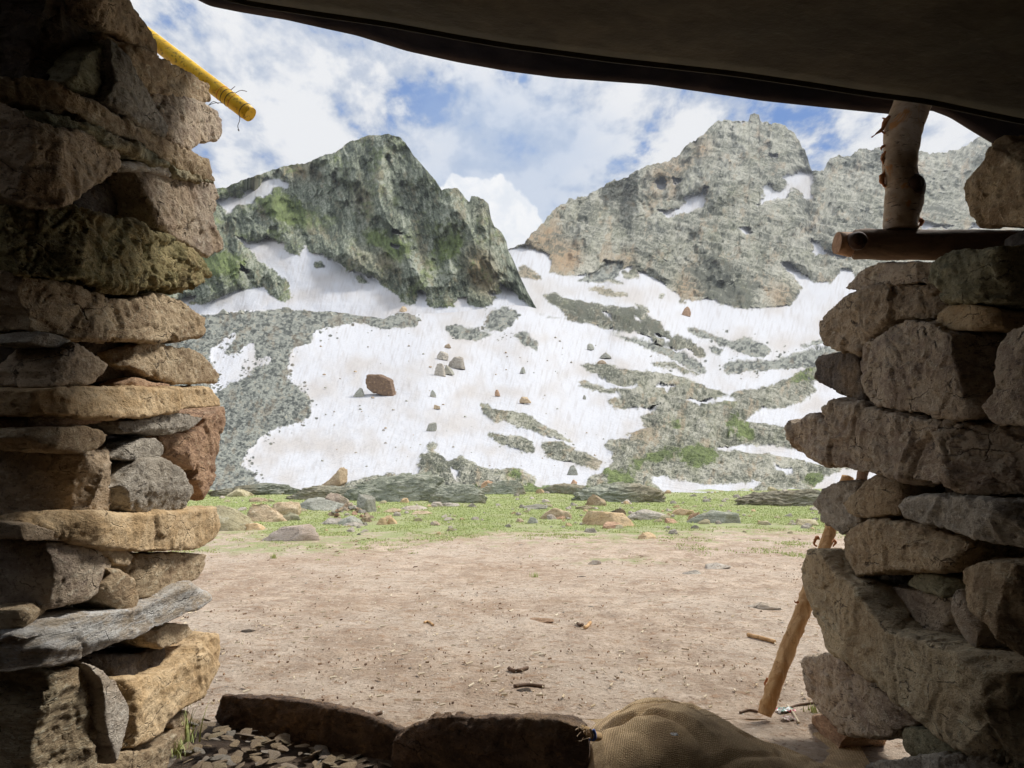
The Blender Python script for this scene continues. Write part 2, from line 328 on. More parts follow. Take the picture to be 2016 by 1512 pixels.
def noisy(m, px, py, amp, f):          # wobble a boundary
    return m
_mS = poly_mask([rockC] + rock_mid + scree_S); _mS2 = poly_mask(snow_C + snow_scree); _mS = _mS & ~_mS2
M_snowS = blur(~_mS, 1); M_rockwide = blur(_mS, 6)
_scr = poly_mask(scree_S) & ~_mS2; M_scree = blur(_scr, 1); M_screewide = blur(_scr, 14); M_grassS = blur(poly_mask(grass_S), 4); M_orS = blur(poly_mask(orange_S), 6)
_mB = poly_mask(snow_B) & ~poly_mask(rock_B_holes); M_snowB = blur(_mB, 1); M_rockwideB = blur(~_mB, 6); M_grassB = blur(poly_mask(grass_B), 5); M_orB = blur(poly_mask(orange_B), 7)
M_darkS = blur(poly_mask([rock_mid[7], [(1350,520),(1400,500),(1500,560),(1480,600),(1400,590),(1350,560)], [(823,909),(830,894),(900,905),(905,950),(841,940)]]), 3)
M_zero = np.zeros((MH, MW), np.float32)

# distance tables: image column -> (image row, metres)
TBL = {
 -400: [(980,18),(955,26),(935,34),(900,46),(850,62),(800,80),(750,98),(700,118),(650,140),(618,160),(560,240),(500,300),(200,500)],
 400:  [(980,18),(955,26),(935,34),(900,46),(850,62),(800,80),(750,98),(700,118),(650,140),(618,156),(600,170),(500,300),(200,500)],
 820:  [(980,18),(955,26),(935,33),(900,46),(850,62),(800,80),(750,100),(700,128),(660,165),(635,215),(620,300),(600,400),(500,600),(200,900)],
 1000: [(980,18),(955,26),(930,36),(900,48),(850,66),(800,88),(750,115),(700,150),(650,205),(620,265),(600,330),(560,450),(520,580),(495,650),(200,1000)],
 1200: [(980,17),(955,26),(930,38),(900,52),(850,75),(800,105),(750,145),(700,200),(650,290),(600,430),(560,560),(540,640),(400,900),(200,1100)],
 1400: [(985,17),(960,24),(930,38),(900,52),(850,80),(800,120),(750,180),(700,280),(650,430),(600,640),(580,700),(400,900),(238,1150),(200,1200)],
 1600: [(985,17),(960,24),(930,38),(900,55),(850,85),(800,130),(750,200),(700,330),(650,500),(600,680),(540,850),(330,1300),(200,1500)],
 2100: [(985,17),(960,24),(930,38),(900,55),(850,85),(800,130),(750,200),(700,340),(650,520),(600,760),(500,1100),(270,1700),(200,1800)],
 2600: [(985,17),(960,24),(930,38),(900,55),(850,85),(800,130),(750,200),(700,340),(650,520),(600,760),(500,1100),(270,1700),(200,1800)]}
_ks = sorted(TBL); _yg = np.arange(200, 986, 5.0)
_L = np.array([np.interp(_yg, [q[0] for q in TBL[k]][::-1], [math.log(q[1]) for q in TBL[k]][::-1]) for k in _ks])
_L = np.array([np.convolve(np.pad(r, 3, mode='edge'), np.ones(7) / 7, 'valid') for r in _L])
def s_depth(px, py):
    px = np.asarray(px, float); py = np.asarray(py, float)
    yi = np.clip((py - 200) / 5.0, 0, len(_yg) - 1.001); i = yi.astype(int); v = yi - i
    j = np.clip(np.searchsorted(_ks, px) - 1, 0, len(_ks) - 2); k0 = np.array(_ks)[j]; k1 = np.array(_ks)[j + 1]; u = np.clip((px - k0) / (k1 - k0), 0, 1); u = u * u * (3 - 2 * u)
    a = _L[j, i] * (1 - v) + _L[j, i + 1] * v; b = _L[j + 1, i] * (1 - v) + _L[j + 1, i + 1] * v
    return np.exp(a * (1 - u) + b * u)
def b_depth(px, py):
    d = np.exp(np.interp(py, [200, 265, 450, 560, 600, 650, 700], np.log([560, 520, 395, 335, 312, 288, 260])))
    return d * (1 + 0.05 * np.clip((px - 860) / 180, 0, 1.3) ** 2 + 0.03 * np.cos((px - 560) / 110.0) * np.clip((600 - py) / 200, 0, 1))

def relief(px, py, rough, seed, shear, amp=1.0, lo=110, hi=3.2, macro=1.0):
    """relative change of distance: fractured rock, feature sizes from lo to hi (image pixels)"""
    r = np.zeros(len(px)); Lk = lo; k = 0
    while Lk >= hi:
        a = px + shear * py; b = py * (0.55 if Lk > 12 else 0.8) - 0.25 * shear * px
        q = p3((a / Lk) + seed * 3.1 + k * 5.7, (b / Lk) + k * 2.3, seed * 1.7 + k)
        n = perlin(q)
        if k < 4: n = 0.35 * n + 0.65 * (1 - 2.4 * np.abs(perlin(q * 1.3 + 9.1)))
        r += 0.00028 * Lk ** 0.95 * n; Lk /= 1.8; k += 1
    wx = 4 * perlin(p3(px / 18.0, py / 18.0, seed + 2)); wy = 4 * perlin(p3(px / 18.0, py / 18.0, seed + 6))
    for cs, cy, am in ((105.0, 190.0, 0.056), (44.0, 85.0, 0.024), (19.0, 32.0, 0.0075)):   # buttresses and gullies
        q = p3((px + 2.2 * wx + shear * py) / cs + seed * 2.2, (py + 2 * wy - shear * px * 0.4) / cy, seed * 1.9)
        r += am * macro * (1 - 3.0 * np.abs(perlin(q)))
    for cs, cy, am in ((11.0, 17.0, 0.0030), (4.5, 6.0, 0.0019)):                            # blocks
        tl, idv, ed = facets(p3((px + wx + shear * py) / cs + seed * cs, (py + wy - shear * px * 0.5) / cy, seed * 1.3))
        r += am * (0.45 * idv + 1.2 * tl)
    return -r * amp * rough

def columns(segs):
    xs = []
    for a, b, s in segs: xs.append(np.arange(a, b, s))
    return np.concatenate(xs)

def terrain_sheet(name, cols, top, bottom, rows, depthf, snow, wide, scree, scree_wide, grass, warm, seed, shear, amp, jag, valley=1.0, backrows=True):
    PX = cols; tp = np.interp(PX, [q[0] for q in top], [q[1] for q in top])
    jn = (perlin(p3(PX / 23.0, seed, 0.3)) * 4.0 + perlin(p3(PX / 9.0, seed, 3.3)) * 3.4 + perlin(p3(PX / 4.0, seed, 7.3)) * 2.4)
    tp = tp + jn * np.interp(PX, [q[0] for q in jag], [q[1] for q in jag])
    T = np.linspace(0, 1, rows)[:, None]; py = bottom + (tp[None, :] - bottom) * T; px = np.broadcast_to(PX[None, :], py.shape)
    fx, fy = px.ravel(), py.ravel()
    d = depthf(fx, fy)
    q = p3(fx, fy, seed * 9)
    e1 = perlin(q / np.float32(15)); e2 = perlin(q / np.float32(6.0) + 5); e3 = perlin(q / np.float32(2.9) + 9)
    f1 = perlin(q / np.float32(15) + 31); f2 = perlin(q / np.float32(6.0) + 35); f3 = perlin(q / np.float32(2.9) + 39)
    wx = 6 * e1 + 4.2 * e2 + 2.8 * e3; wy = 3.5 * f1 + 2.8 * f2 + 2.2 * f3
    wd = samp(wide, fx, fy)
    sn = samp(snow, fx + wx, fy + wy); sn = np.clip((sn - 0.30) / 0.4, 0, 1)
    scr0 = samp(scree, fx + wx * 0.6, fy + wy * 0.6)
    # loose stones strewn over the snow beyond the edge of the scree
    b1, s1, i1 = cells(p3(fx / 8.5, fy / 6.5, seed)); b2, s2, i2 = cells(p3(fx / 4.2, fy / 3.4, seed + 20))
    sw_ = samp(scree_wide, fx, fy); patch = np.clip(0.5 + 1.3 * perlin(q / np.float32(40) + 3), 0, 1)
    st1 = (i1 < (sw_ * 1.6 - 0.2) * patch) & (b1 < 0.42) & (sw_ > 0.1); st2 = (i2 < (sw_ * 1.3 - 0.22) * patch) & (b2 < 0.36) & (sw_ > 0.08)
    loose = (st1 | st2)
    scr = np.maximum(np.clip((scr0 - 0.35) / 0.3, 0, 1), loose.astype(np.float32)); sn = np.where(loose, 0, sn)
    rough = np.clip(1 - sn, 0, 1) * (1 - 0.80 * scr) * np.clip((wd - 0.42) / 0.45, 0.12, 1)
    rl = relief(fx, fy, rough, seed, shear, amp, macro=0.45 if valley else 0.8 * np.clip((615 - fy) / 80, 0.2, 1))
    rl = rl - scr * (0.0016 * np.clip(0.6 - b1, 0, 1) * (i1 > 0.6) + 0.0050 * np.clip(0.6 - b2, 0, 1) + 0.0020 * i2)
    sw = 0.014 * perlin(p3(fx / 110.0, fy / 60.0, seed + 4.0)) + 0.005 * (1 - 2 * np.abs(perlin(p3((fx + 0.9 * fy) / 60.0, (fy - 0.3 * fx) / 60.0, seed + 14.0)))) * np.clip((fy - 480) / 80, 0, 1) + 0.0012 * perlin(p3(fx / 14.0 + fy / 40.0, fy / 9.0, seed + 8.0)) + 0.0004 * perlin(p3((fx + 0.25 * fy) / 4.5, fy / 14.0, seed + 9.0)) + 0.0022 * perlin(p3((fx + 0.3 * fy) / 30.0, fy / 55.0, seed + 10.0))
    k = 1 + rl + sw - 0.014 * wd * np.clip((fy - 560) / 60, 0, 1)
    near = np.clip((fy - 925) / 30, 0, 1); k = 1 + (k - 1) * (1 - 0.5 * near)
    P = at(fx, fy, d * k)
    # bedrock humps and ledges rise out of the valley floor
    rk = np.clip((wd - 0.3) * 1.6, 0, 1) * (1 - 0.85 * scr) * np.clip((fy - 585) / 50, 0.5, 1) * np.clip((985 - fy) / 40, 0, 1)
    hb = 1 - np.abs(perlin(p3((fx + wx) / 52.0, (fy - 0.15 * fx) / 17.0, seed + 33))) * 2.6; hb2 = 1 - np.abs(perlin(p3((fx + wx) / 19.0, (fy - 0.2 * fx) / 7.0, seed + 34))) * 2.6
    tl, idv, ed = facets(p3((fx + wx) / 13.0, (fy + wy) / 7.0, seed + 35))
    P[:, 2] += rk * d / F * (7.0 * hb + 2.2 * hb2 + 1.4 * tl + 0.8 * idv) * amp * valley
    band = np.clip(samp(M_darkS, fx + wx, fy + wy), 0, 1) * valley
    sa, sb2 = (fx + shear * fy, fy - 0.3 * fx) if valley else (fy, fx - 0.25 * fy)
    tone = -0.38 * band + 0.5 + 0.55 * (0.55 * perlin(p3(sa / 100.0, sb2 / 55.0, seed + 1)) + 0.6 * perlin(p3(sa / 46.0, sb2 / 17.0, seed + 2)) + 0.75 * perlin(p3(sa / 17.0 + e1, sb2 / 5.5, seed + 5)) + 0.8 * perlin(p3(sa / 7.0 + e2, sb2 / 2.6, seed + 6)) + 0.8 * perlin(q / np.float32(2.1) + 17))
    och = 0.5 + 0.7 * (perlin(p3((fx + shear * fy) / 30.0, fy / 60.0, seed + 50)) + 0.6 * perlin(p3(fx / 9.0, fy / 16.0, seed + 51)) + 0.5 * f2)
    gn = perlin(q / np.float32(34) + 60) + 0.7 * perlin(q / np.float32(9) + 61) + 0.5 * f3
    run = perlin(p3((fx + 0.25 * (fy - 700)) / 3.4, fy / 30.0, seed + 70)) + 0.6 * perlin(p3((fx - 0.3 * fy) / 7.0, fy / 40.0, seed + 71))
    sd = perlin(p3(fx / 120.0, fy / 50.0, seed + 80)) + 0.5 * perlin(p3(fx / 40.0, fy / 30.0, seed + 81)) + 0.25 * e1
    attrs = dict(snow=sn, scree=scr, warm=samp(warm, fx, fy), tone=np.clip(tone, 0, 1), ochre=np.clip(och, 0, 1),
                 grass=samp(grass, fx + 2 * wx, fy + 2 * wy) * (1.5 if valley else 0.8) + 0.35 * gn, cell=0.55 * i2 + 0.45 * i1, runs=0.5 + 0.5 * run, soil=0.5 + 0.6 * sd)
    if backrows:                       # the far side falls away behind the skyline
        last = P.reshape(rows, -1, 3)[-1]; ext = []
        for f, dz in ((1.015, 0.004), (1.06, 0.03), (1.16, 0.10), (1.35, 0.26)):
            q = last.copy(); q[:, 0] *= f; q[:, 1] *= f; q[:, 2] = (last[:, 2] - EYE) * f + EYE - dz * last[:, 1]; ext.append(q)
        P = np.concatenate([P] + ext); n = len(ext)
        for a in attrs: z = attrs[a].reshape(rows, -1)[-1]; attrs[a] = np.concatenate([attrs[a]] + [z] * n)
        rows = rows + n
    me = mesh_np(name, P, grid_faces(rows, len(PX)))
    for a, v in attrs.items(): set_attr(me, a, v)
    return me

def terrain_mat(name, base, dark, light, warmc, scale, grassbase=0.0):
    m, t, b = new_mat(name)
    co = t.node('ShaderNodeTexCoord').outputs['Object']; tone = t.attr('tone')
    rock = t.mix(t.ramp(tone, 0.18, 0.50), dark, base)
    rock = t.mix(t.ramp(tone, 0.50, 0.85), rock, light)
    rock = t.mix(t.ramp(t.attr('grass'), -0.1, 0.5, 0, 0.55), rock, t.mix(tone, (0.10, 0.11, 0.055), (0.36, 0.36, 0.24)))
    ochre = t.math('MULTIPLY', t.math('ADD', t.math('MULTIPLY', t.attr('warm'), 0.9), t.ramp(t.attr('ochre'), 0.58, 1.0, 0, 0.45), clamp=True), t.ramp(tone, 0.15, 0.55, 0.25, 1.0))
    rock = t.mix(ochre, rock, warmc)
    cell = t.attr('cell')
    scr = t.mix(t.ramp(cell, 0.15, 0.75), (0.075, 0.082, 0.074), (0.30, 0.31, 0.265))
    scr = t.mix(t.ramp(cell, 0.75, 0.95), scr, (0.31, 0.29, 0.23))
    scr = t.mix(t.ramp(t.attr('ochre'), 0.6, 0.9, 0, 0.4), scr, (0.22, 0.17, 0.11))
    col = t.mix(t.attr('scree'), rock, scr)
    gm = t.math('MULTIPLY', t.ramp(t.math('ADD', t.attr('grass'), grassbase), 0.30, 0.75), t.math('SUBTRACT', 1.0, t.attr('scree')))
    col = t.mix(gm, col, t.mix(tone, (0.065, 0.085, 0.030), (0.20, 0.25, 0.085)))
    snc = t.mix(t.ramp(t.attr('soil'), 0.35, 0.95, 0.0, 1.0), (0.505, 0.51, 0.53), (0.44, 0.415, 0.395))
    snc = t.mix(t.ramp(t.attr('runs'), 0.40, 1.0, 0.0, 0.55), snc, (0.36, 0.335, 0.32))
    col = t.mix(t.attr('snow'), col, snc)
    t.put(b, 'Base Color', col)
    bn = t.noise(t.mapping(co, (1, 0.5, 1)), scale * 28, 5, 0.7)
    t.put(b, 'Normal', t.bump(bn, t.math('MULTIPLY_ADD', t.attr('snow'), -0.6, 0.8), 0.06 / scale))
    return m

matS = terrain_mat('valley_snow_and_rock', (0.265, 0.262, 0.205), (0.11, 0.115, 0.085), (0.42, 0.405, 0.33), (0.36, 0.255, 0.15), 0.02, 0.0)
matC = matS
matB = terrain_mat('peak_rock', (0.165, 0.185, 0.13), (0.07, 0.083, 0.058), (0.33, 0.345, 0.27), (0.25, 0.19, 0.10), 0.022, 0.30)

colsS = columns([(-400, 300, 14), (300, 1720, 1.55), (1720, 1960, 2.6), (1960, 2500, 14)])
meS = terrain_sheet('snow_valley', colsS, S_TOP, 982, 520, s_depth, M_snowS, M_rockwide, M_scree, M_screewide, M_grassS, M_orS, 1.0, 0.35, 1.0,
                    [(-400, .4), (800, .45), (830, 0.2), (1000, .4), (1100, .8), (2500, 1.1)])
tag(link('snow_valley', meS, matS), kind='structure')
colsB = columns([(-400, 300, 14), (300, 1100, 1.55)])
meB = terrain_sheet('mountain_peak', colsB, B_RIDGE, 690, 300, b_depth, M_snowB, M_rockwideB, M_zero, M_zero, M_grassB, M_orB, 2.0, -0.2, 1.0,
                    [(-400, .5), (600, .55), (850, .45), (1000, .5), (1100, .3)], 0.0)
tag(link('mountain_peak', meB, matB), kind='structure')

# ------------------------------------------------------------------ ground: one sheet out to the horizon
def ground_h(x, y):
    p = p3(x * 0.5, y * 0.5, 2.0); h = 0.030 * perlin(p) * np.clip((y - 2.8) / 3, 0.2, 1) + 0.014 * perlin(p * 4 + 3) + 0.009 * perlin(p * 11 + 3) + 0.006 * perlin(p * 22 + 5)
    h = h + 0.010 * np.clip((y - 9) / 8, 0, 1) * perlin(p * 2.2 + 8) * 3
    h = h + 0.16 * np.clip((y - 15) / 6, 0, 1) * (perlin(p3(x * 0.16, y * 0.2, 6.0)) + 0.5 * perlin(p3(x * 0.5, y * 0.5, 7.0)))
    h = h - 0.06 * np.clip(y - 23, 0, None)
    return np.maximum(h, -30 + 0 * y)
ys = np.concatenate([np.linspace(-2.6, 1.6, 30), 1.6 * np.power(24 / 1.6, np.linspace(0, 1, 620))[1:], np.array([25, 27, 30, 36, 45, 60, 90, 150, 300, 700, 1500, 3000, 6000.])])
us = np.concatenate([[-60, -12, -4, -2], np.linspace(-1.1, 1.1, 620), [2, 4, 12, 60]])
GY, GU = np.meshgrid(ys, us, indexing='ij'); GX = GU * (np.clip(GY, 0.5, None) * 0.8 + 1.2)
gx, gy = GX.ravel(), GY.ravel(); gz = ground_h(gx, gy)
GB = 7.9 + 0.0 * gx
gr = np.clip((gy - 7.2 + 1.6 * perlin(p3(gx * 0.45, gy * 0.3, 1.0)) - 0.05 * gx * 0 ) / 3.2, -0.3, 1)
gr = gr + 0.55 * np.exp(-(((gx + 2.7) / 0.9) ** 2 + ((gy - 7.6) / 0.5) ** 2)) + 0.4 * np.exp(-(((gx - 1.15) / 0.8) ** 2 + ((gy - 6.8) / 0.3) ** 2))
meG = mesh_np('ground', np.stack([gx, gy, gz], -1), grid_faces(len(ys), len(us)))
set_attr(meG, 'grass', gr)
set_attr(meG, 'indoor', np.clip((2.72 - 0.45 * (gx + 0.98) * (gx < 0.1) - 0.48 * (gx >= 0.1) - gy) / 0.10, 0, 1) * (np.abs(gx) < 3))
m, t, b = new_mat('meadow_earth'); co = t.node('ShaderNodeTexCoord').outputs['Object']
nb = t.noise(co, 0.9, 10, 0.6); nm = t.noise(t.mapping(co, (1, 0.75, 1)), 5.0, 12, 0.70); nf = t.noise(co, 45, 8, 0.7); sp = t.voro(co, 55, 'F1', 'Color'); spd = t.voro(co, 55)
dirt = t.mix(t.ramp(nm, 0.36, 0.66), (0.29, 0.215, 0.155), (0.49, 0.39, 0.295))
dirt = t.mix(t.ramp(t.noise(co, 0.45, 6, 0.65, 0.5), 0.44, 0.60, 0.0, 0.55), dirt, (0.30, 0.215, 0.15)); dirt = t.mix(t.ramp(nb, 0.42, 0.62, 0.0, 0.6), dirt, (0.47, 0.395, 0.315))
dirt = t.mix(t.ramp(t.noise(t.mapping(co, (1, 1.6, 1), (0, 0, 0), (5, 2, 0)), 2.6, 12, 0.72), 0.54, 0.68, 0, 0.55), dirt, (0.25, 0.165, 0.095))
dirt = t.mix(t.ramp(nf, 0.52, 0.66, 0.0, 0.9), dirt, (0.15, 0.098, 0.062))
nq = t.noise(t.mapping(co, (1, 1.3, 1), (0, 0, 0.2), (9, 4, 0)), 13, 10, 0.78); dirt = t.mix(t.ramp(nq, 0.53, 0.62, 0, 0.75), dirt, (0.27, 0.165, 0.095)); dirt = t.mix(t.ramp(nq, 0.46, 0.38, 0, 0.6), dirt, (0.54, 0.45, 0.36))
ss = t.node('ShaderNodeSeparateColor'); t.put(ss, 0, sp)
chip = t.math('MULTIPLY', t.ramp(ss.outputs[0], 0.93, 0.95), t.ramp(spd, 0.18, 0.3, 1, 0))
dirt = t.mix(chip, dirt, (0.62, 0.57, 0.48))
gm = t.ramp(t.math('ADD', t.attr('grass'), t.math('MULTIPLY', t.math('SUBTRACT', t.noise(co, 4, 12, 0.75), 0.5), 3.0)), 0.25, 0.85)
gc = t.mix(t.ramp(nf, 0.35, 0.65), (0.25, 0.30, 0.11), (0.38, 0.42, 0.18)); gc = t.mix(t.ramp(nb, 0.42, 0.62, 0, 0.5), gc, (0.42, 0.39, 0.24))
hs = t.node('ShaderNodeHueSaturation'); t.put(hs, 'Color', dirt); hs.inputs['Value'].default_value = 1.34; dirt = hs.outputs[0]
colr = t.mix(gm, dirt, gc)
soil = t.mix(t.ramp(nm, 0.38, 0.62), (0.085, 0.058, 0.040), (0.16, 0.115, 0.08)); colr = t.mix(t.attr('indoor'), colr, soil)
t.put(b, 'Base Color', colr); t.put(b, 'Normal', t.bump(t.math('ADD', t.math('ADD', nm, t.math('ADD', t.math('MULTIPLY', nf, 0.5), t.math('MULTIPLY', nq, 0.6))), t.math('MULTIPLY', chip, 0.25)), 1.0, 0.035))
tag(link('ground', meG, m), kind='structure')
# ================================================================== STONES
PRE = {  # colours a, b, patches, lichen/speckle; roughness of relief; bedding
 'tan':    ((0.40,0.31,0.20),(0.255,0.185,0.115),(0.49,0.40,0.285),(0.16,0.11,0.065), 1.0, 0.8),
 'sand':   ((0.46,0.35,0.215),(0.34,0.235,0.125),(0.52,0.36,0.20),(0.20,0.13,0.07), 0.7, 0.6),
 'brown':  ((0.38,0.295,0.205),(0.24,0.18,0.12),(0.42,0.35,0.26),(0.11,0.085,0.06), 1.2, 0.8),
 'mauve':  ((0.40,0.325,0.24),(0.27,0.21,0.16),(0.48,0.41,0.32),(0.12,0.09,0.075), 1.0, 0.5),
 'moss':   ((0.30,0.245,0.12),(0.15,0.13,0.055),(0.40,0.32,0.17),(0.07,0.065,0.035), 1.9, 0.3),
 'grey':   ((0.35,0.315,0.26),(0.21,0.185,0.15),(0.46,0.42,0.355),(0.12,0.105,0.09), 1.1, 0.7),
 'schist': ((0.42,0.41,0.385),(0.33,0.27,0.20),(0.58,0.57,0.54),(0.14,0.13,0.13), 0.45, 3.6),
 'layer':  ((0.42,0.34,0.22),(0.24,0.18,0.11),(0.50,0.43,0.32),(0.12,0.09,0.06), 1.1, 2.2),
 'rust':   ((0.42,0.27,0.17),(0.26,0.16,0.10),(0.45,0.33,0.22),(0.13,0.08,0.055), 0.9, 0.6),
 'green':  ((0.27,0.25,0.165),(0.15,0.145,0.09),(0.35,0.32,0.21),(0.09,0.08,0.05), 1.2, 1.2),
 'blush':  ((0.60,0.50,0.42),(0.52,0.42,0.35),(0.64,0.57,0.50),(0.42,0.34,0.28), 0.6, 0.5),
 'bedrock': ((0.29,0.295,0.23),(0.17,0.18,0.135),(0.38,0.37,0.30),(0.10,0.105,0.07), 1.0, 2.0),
 'umber':  ((0.20,0.13,0.085),(0.11,0.075,0.055),(0.28,0.17,0.09),(0.06,0.045,0.035), 0.9, 1.5),
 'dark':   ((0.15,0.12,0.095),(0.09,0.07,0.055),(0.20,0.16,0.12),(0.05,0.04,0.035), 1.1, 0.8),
 'pale':   ((0.52,0.46,0.38),(0.40,0.34,0.28),(0.60,0.55,0.48),(0.25,0.2,0.16), 0.7, 0.5),
 'yellow': ((0.50,0.44,0.28),(0.38,0.32,0.19),(0.58,0.53,0.38),(0.22,0.18,0.10), 0.9, 0.7),
 'flag':   ((0.44,0.36,0.235),(0.31,0.25,0.165),(0.50,0.43,0.31),(0.15,0.12,0.08), 0.5, 0.5),
 'slate':  ((0.30,0.295,0.245),(0.20,0.197,0.16),(0.39,0.385,0.325),(0.12,0.12,0.10), 0.9, 1.0),
}
_sm = {}
def stone_mat(k, fs=1.0):
    if (k, fs) in _sm: return _sm[(k, fs)]
    A, B_, P_, S_, ro, bed = PRE[k]
    kf = {'dark': 1.0, 'umber': 1.0, 'pale': 1.12, 'blush': 1.0, 'yellow': 1.15, 'sand': 1.3}.get(k, 1.42)
    A, B_, P_, S_ = [tuple(min(q * kf, 0.66) for q in z) for z in (A, B_, P_, S_)]
    m, t, b = new_mat('stone_' + k)
    co0 = t.node('ShaderNodeTexCoord').outputs['Object']; inf = t.node('ShaderNodeObjectInfo')
    vm = t.node('ShaderNodeVectorMath', operation='ADD'); t.put(vm, 0, co0)
    cx = t.node('ShaderNodeCombineXYZ')
    for q in range(3): t.put(cx, q, t.math('MULTIPLY', inf.outputs['Random'], 37.0 + 13 * q))
    t.l.new(cx.outputs[0], vm.inputs[1]); co = vm.outputs[0]
    if fs != 1.0: co = t.mapping(co, (fs, fs, fs))
    cs = t.mapping(co, (1, 1, 4.2 if bed > 1.5 else 1.9), (0.1, 0.12, 0))
    n1 = t.noise(cs, 7, 6, 0.70, 0.6); n2 = t.noise(cs, 30, 6, 0.74, 0.3); n3 = t.noise(co, 120, 4, 0.75); n4 = t.noise(co, 3.5, 4, 0.6)
    wq = t.node('ShaderNodeVectorMath', operation='MULTIPLY_ADD'); t.put(wq, 0, t.noise(co, 12, 4, 0.6, color=True)); wq.inputs[1].default_value = (0.09, 0.09, 0.09); t.put(wq, 2, cs)
    ck = t.voro(wq.outputs[0], 6.5, 'DISTANCE_TO_EDGE'); ckm = t.math('MULTIPLY', t.ramp(ck, 0.0, 0.022, 1.0 if fs == 1.0 else 0.35, 0.0), t.ramp(n1, 0.50, 0.62))
    c = t.mix(t.ramp(n1, 0.38, 0.60), B_, A)
    c = t.mix(t.ramp(n2, 0.53, 0.66, 0, 0.9), c, P_)
    c = t.mix(t.ramp(n3, 0.56, 0.66, 0, 0.8), c, S_)
    c = t.mix(t.ramp(n2, 0.45, 0.35, 0, 0.85), c, S_)
    c = t.mix(t.ramp(n4, 0.50, 0.66, 0, 0.35), c, (0.42, 0.28, 0.15) if k not in ('schist', 'slate', 'grey') else (0.36, 0.30, 0.22))
    c = t.mix(t.math('MULTIPLY', ckm, 0.8), c, (0.04, 0.03, 0.025))
    hue = t.math('MULTIPLY_ADD', inf.outputs['Random'], 0.3, 0.86)
    hs = t.node('ShaderNodeHueSaturation'); t.put(hs, 'Color', c); t.put(hs, 'Value', hue); c = hs.outputs[0]
    t.put(b, 'Base Color', c); b.inputs['Roughness'].default_value = 0.88
    h = t.math('ADD', t.math('ADD', t.math('MULTIPLY', n2, 1.0), t.math('MULTIPLY', n3, 0.45)), t.math('MULTIPLY', ckm, -0.5))
    t.put(b, 'Normal', t.bump(h, 0.95 if k != 'sand' else 0.65, 0.016 / fs))
    _sm[(k, fs)] = m; return m

def polish(pts, step):
    P = np.asarray(pts, float); out = []
    for i in range(len(P)):
        a = P[i]; b = P[(i + 1) % len(P)]; n = max(1, int(np.linalg.norm(b - a) / step))
        for k in range(n): out.append(a + (b - a) * k / n)
    return np.array(out)

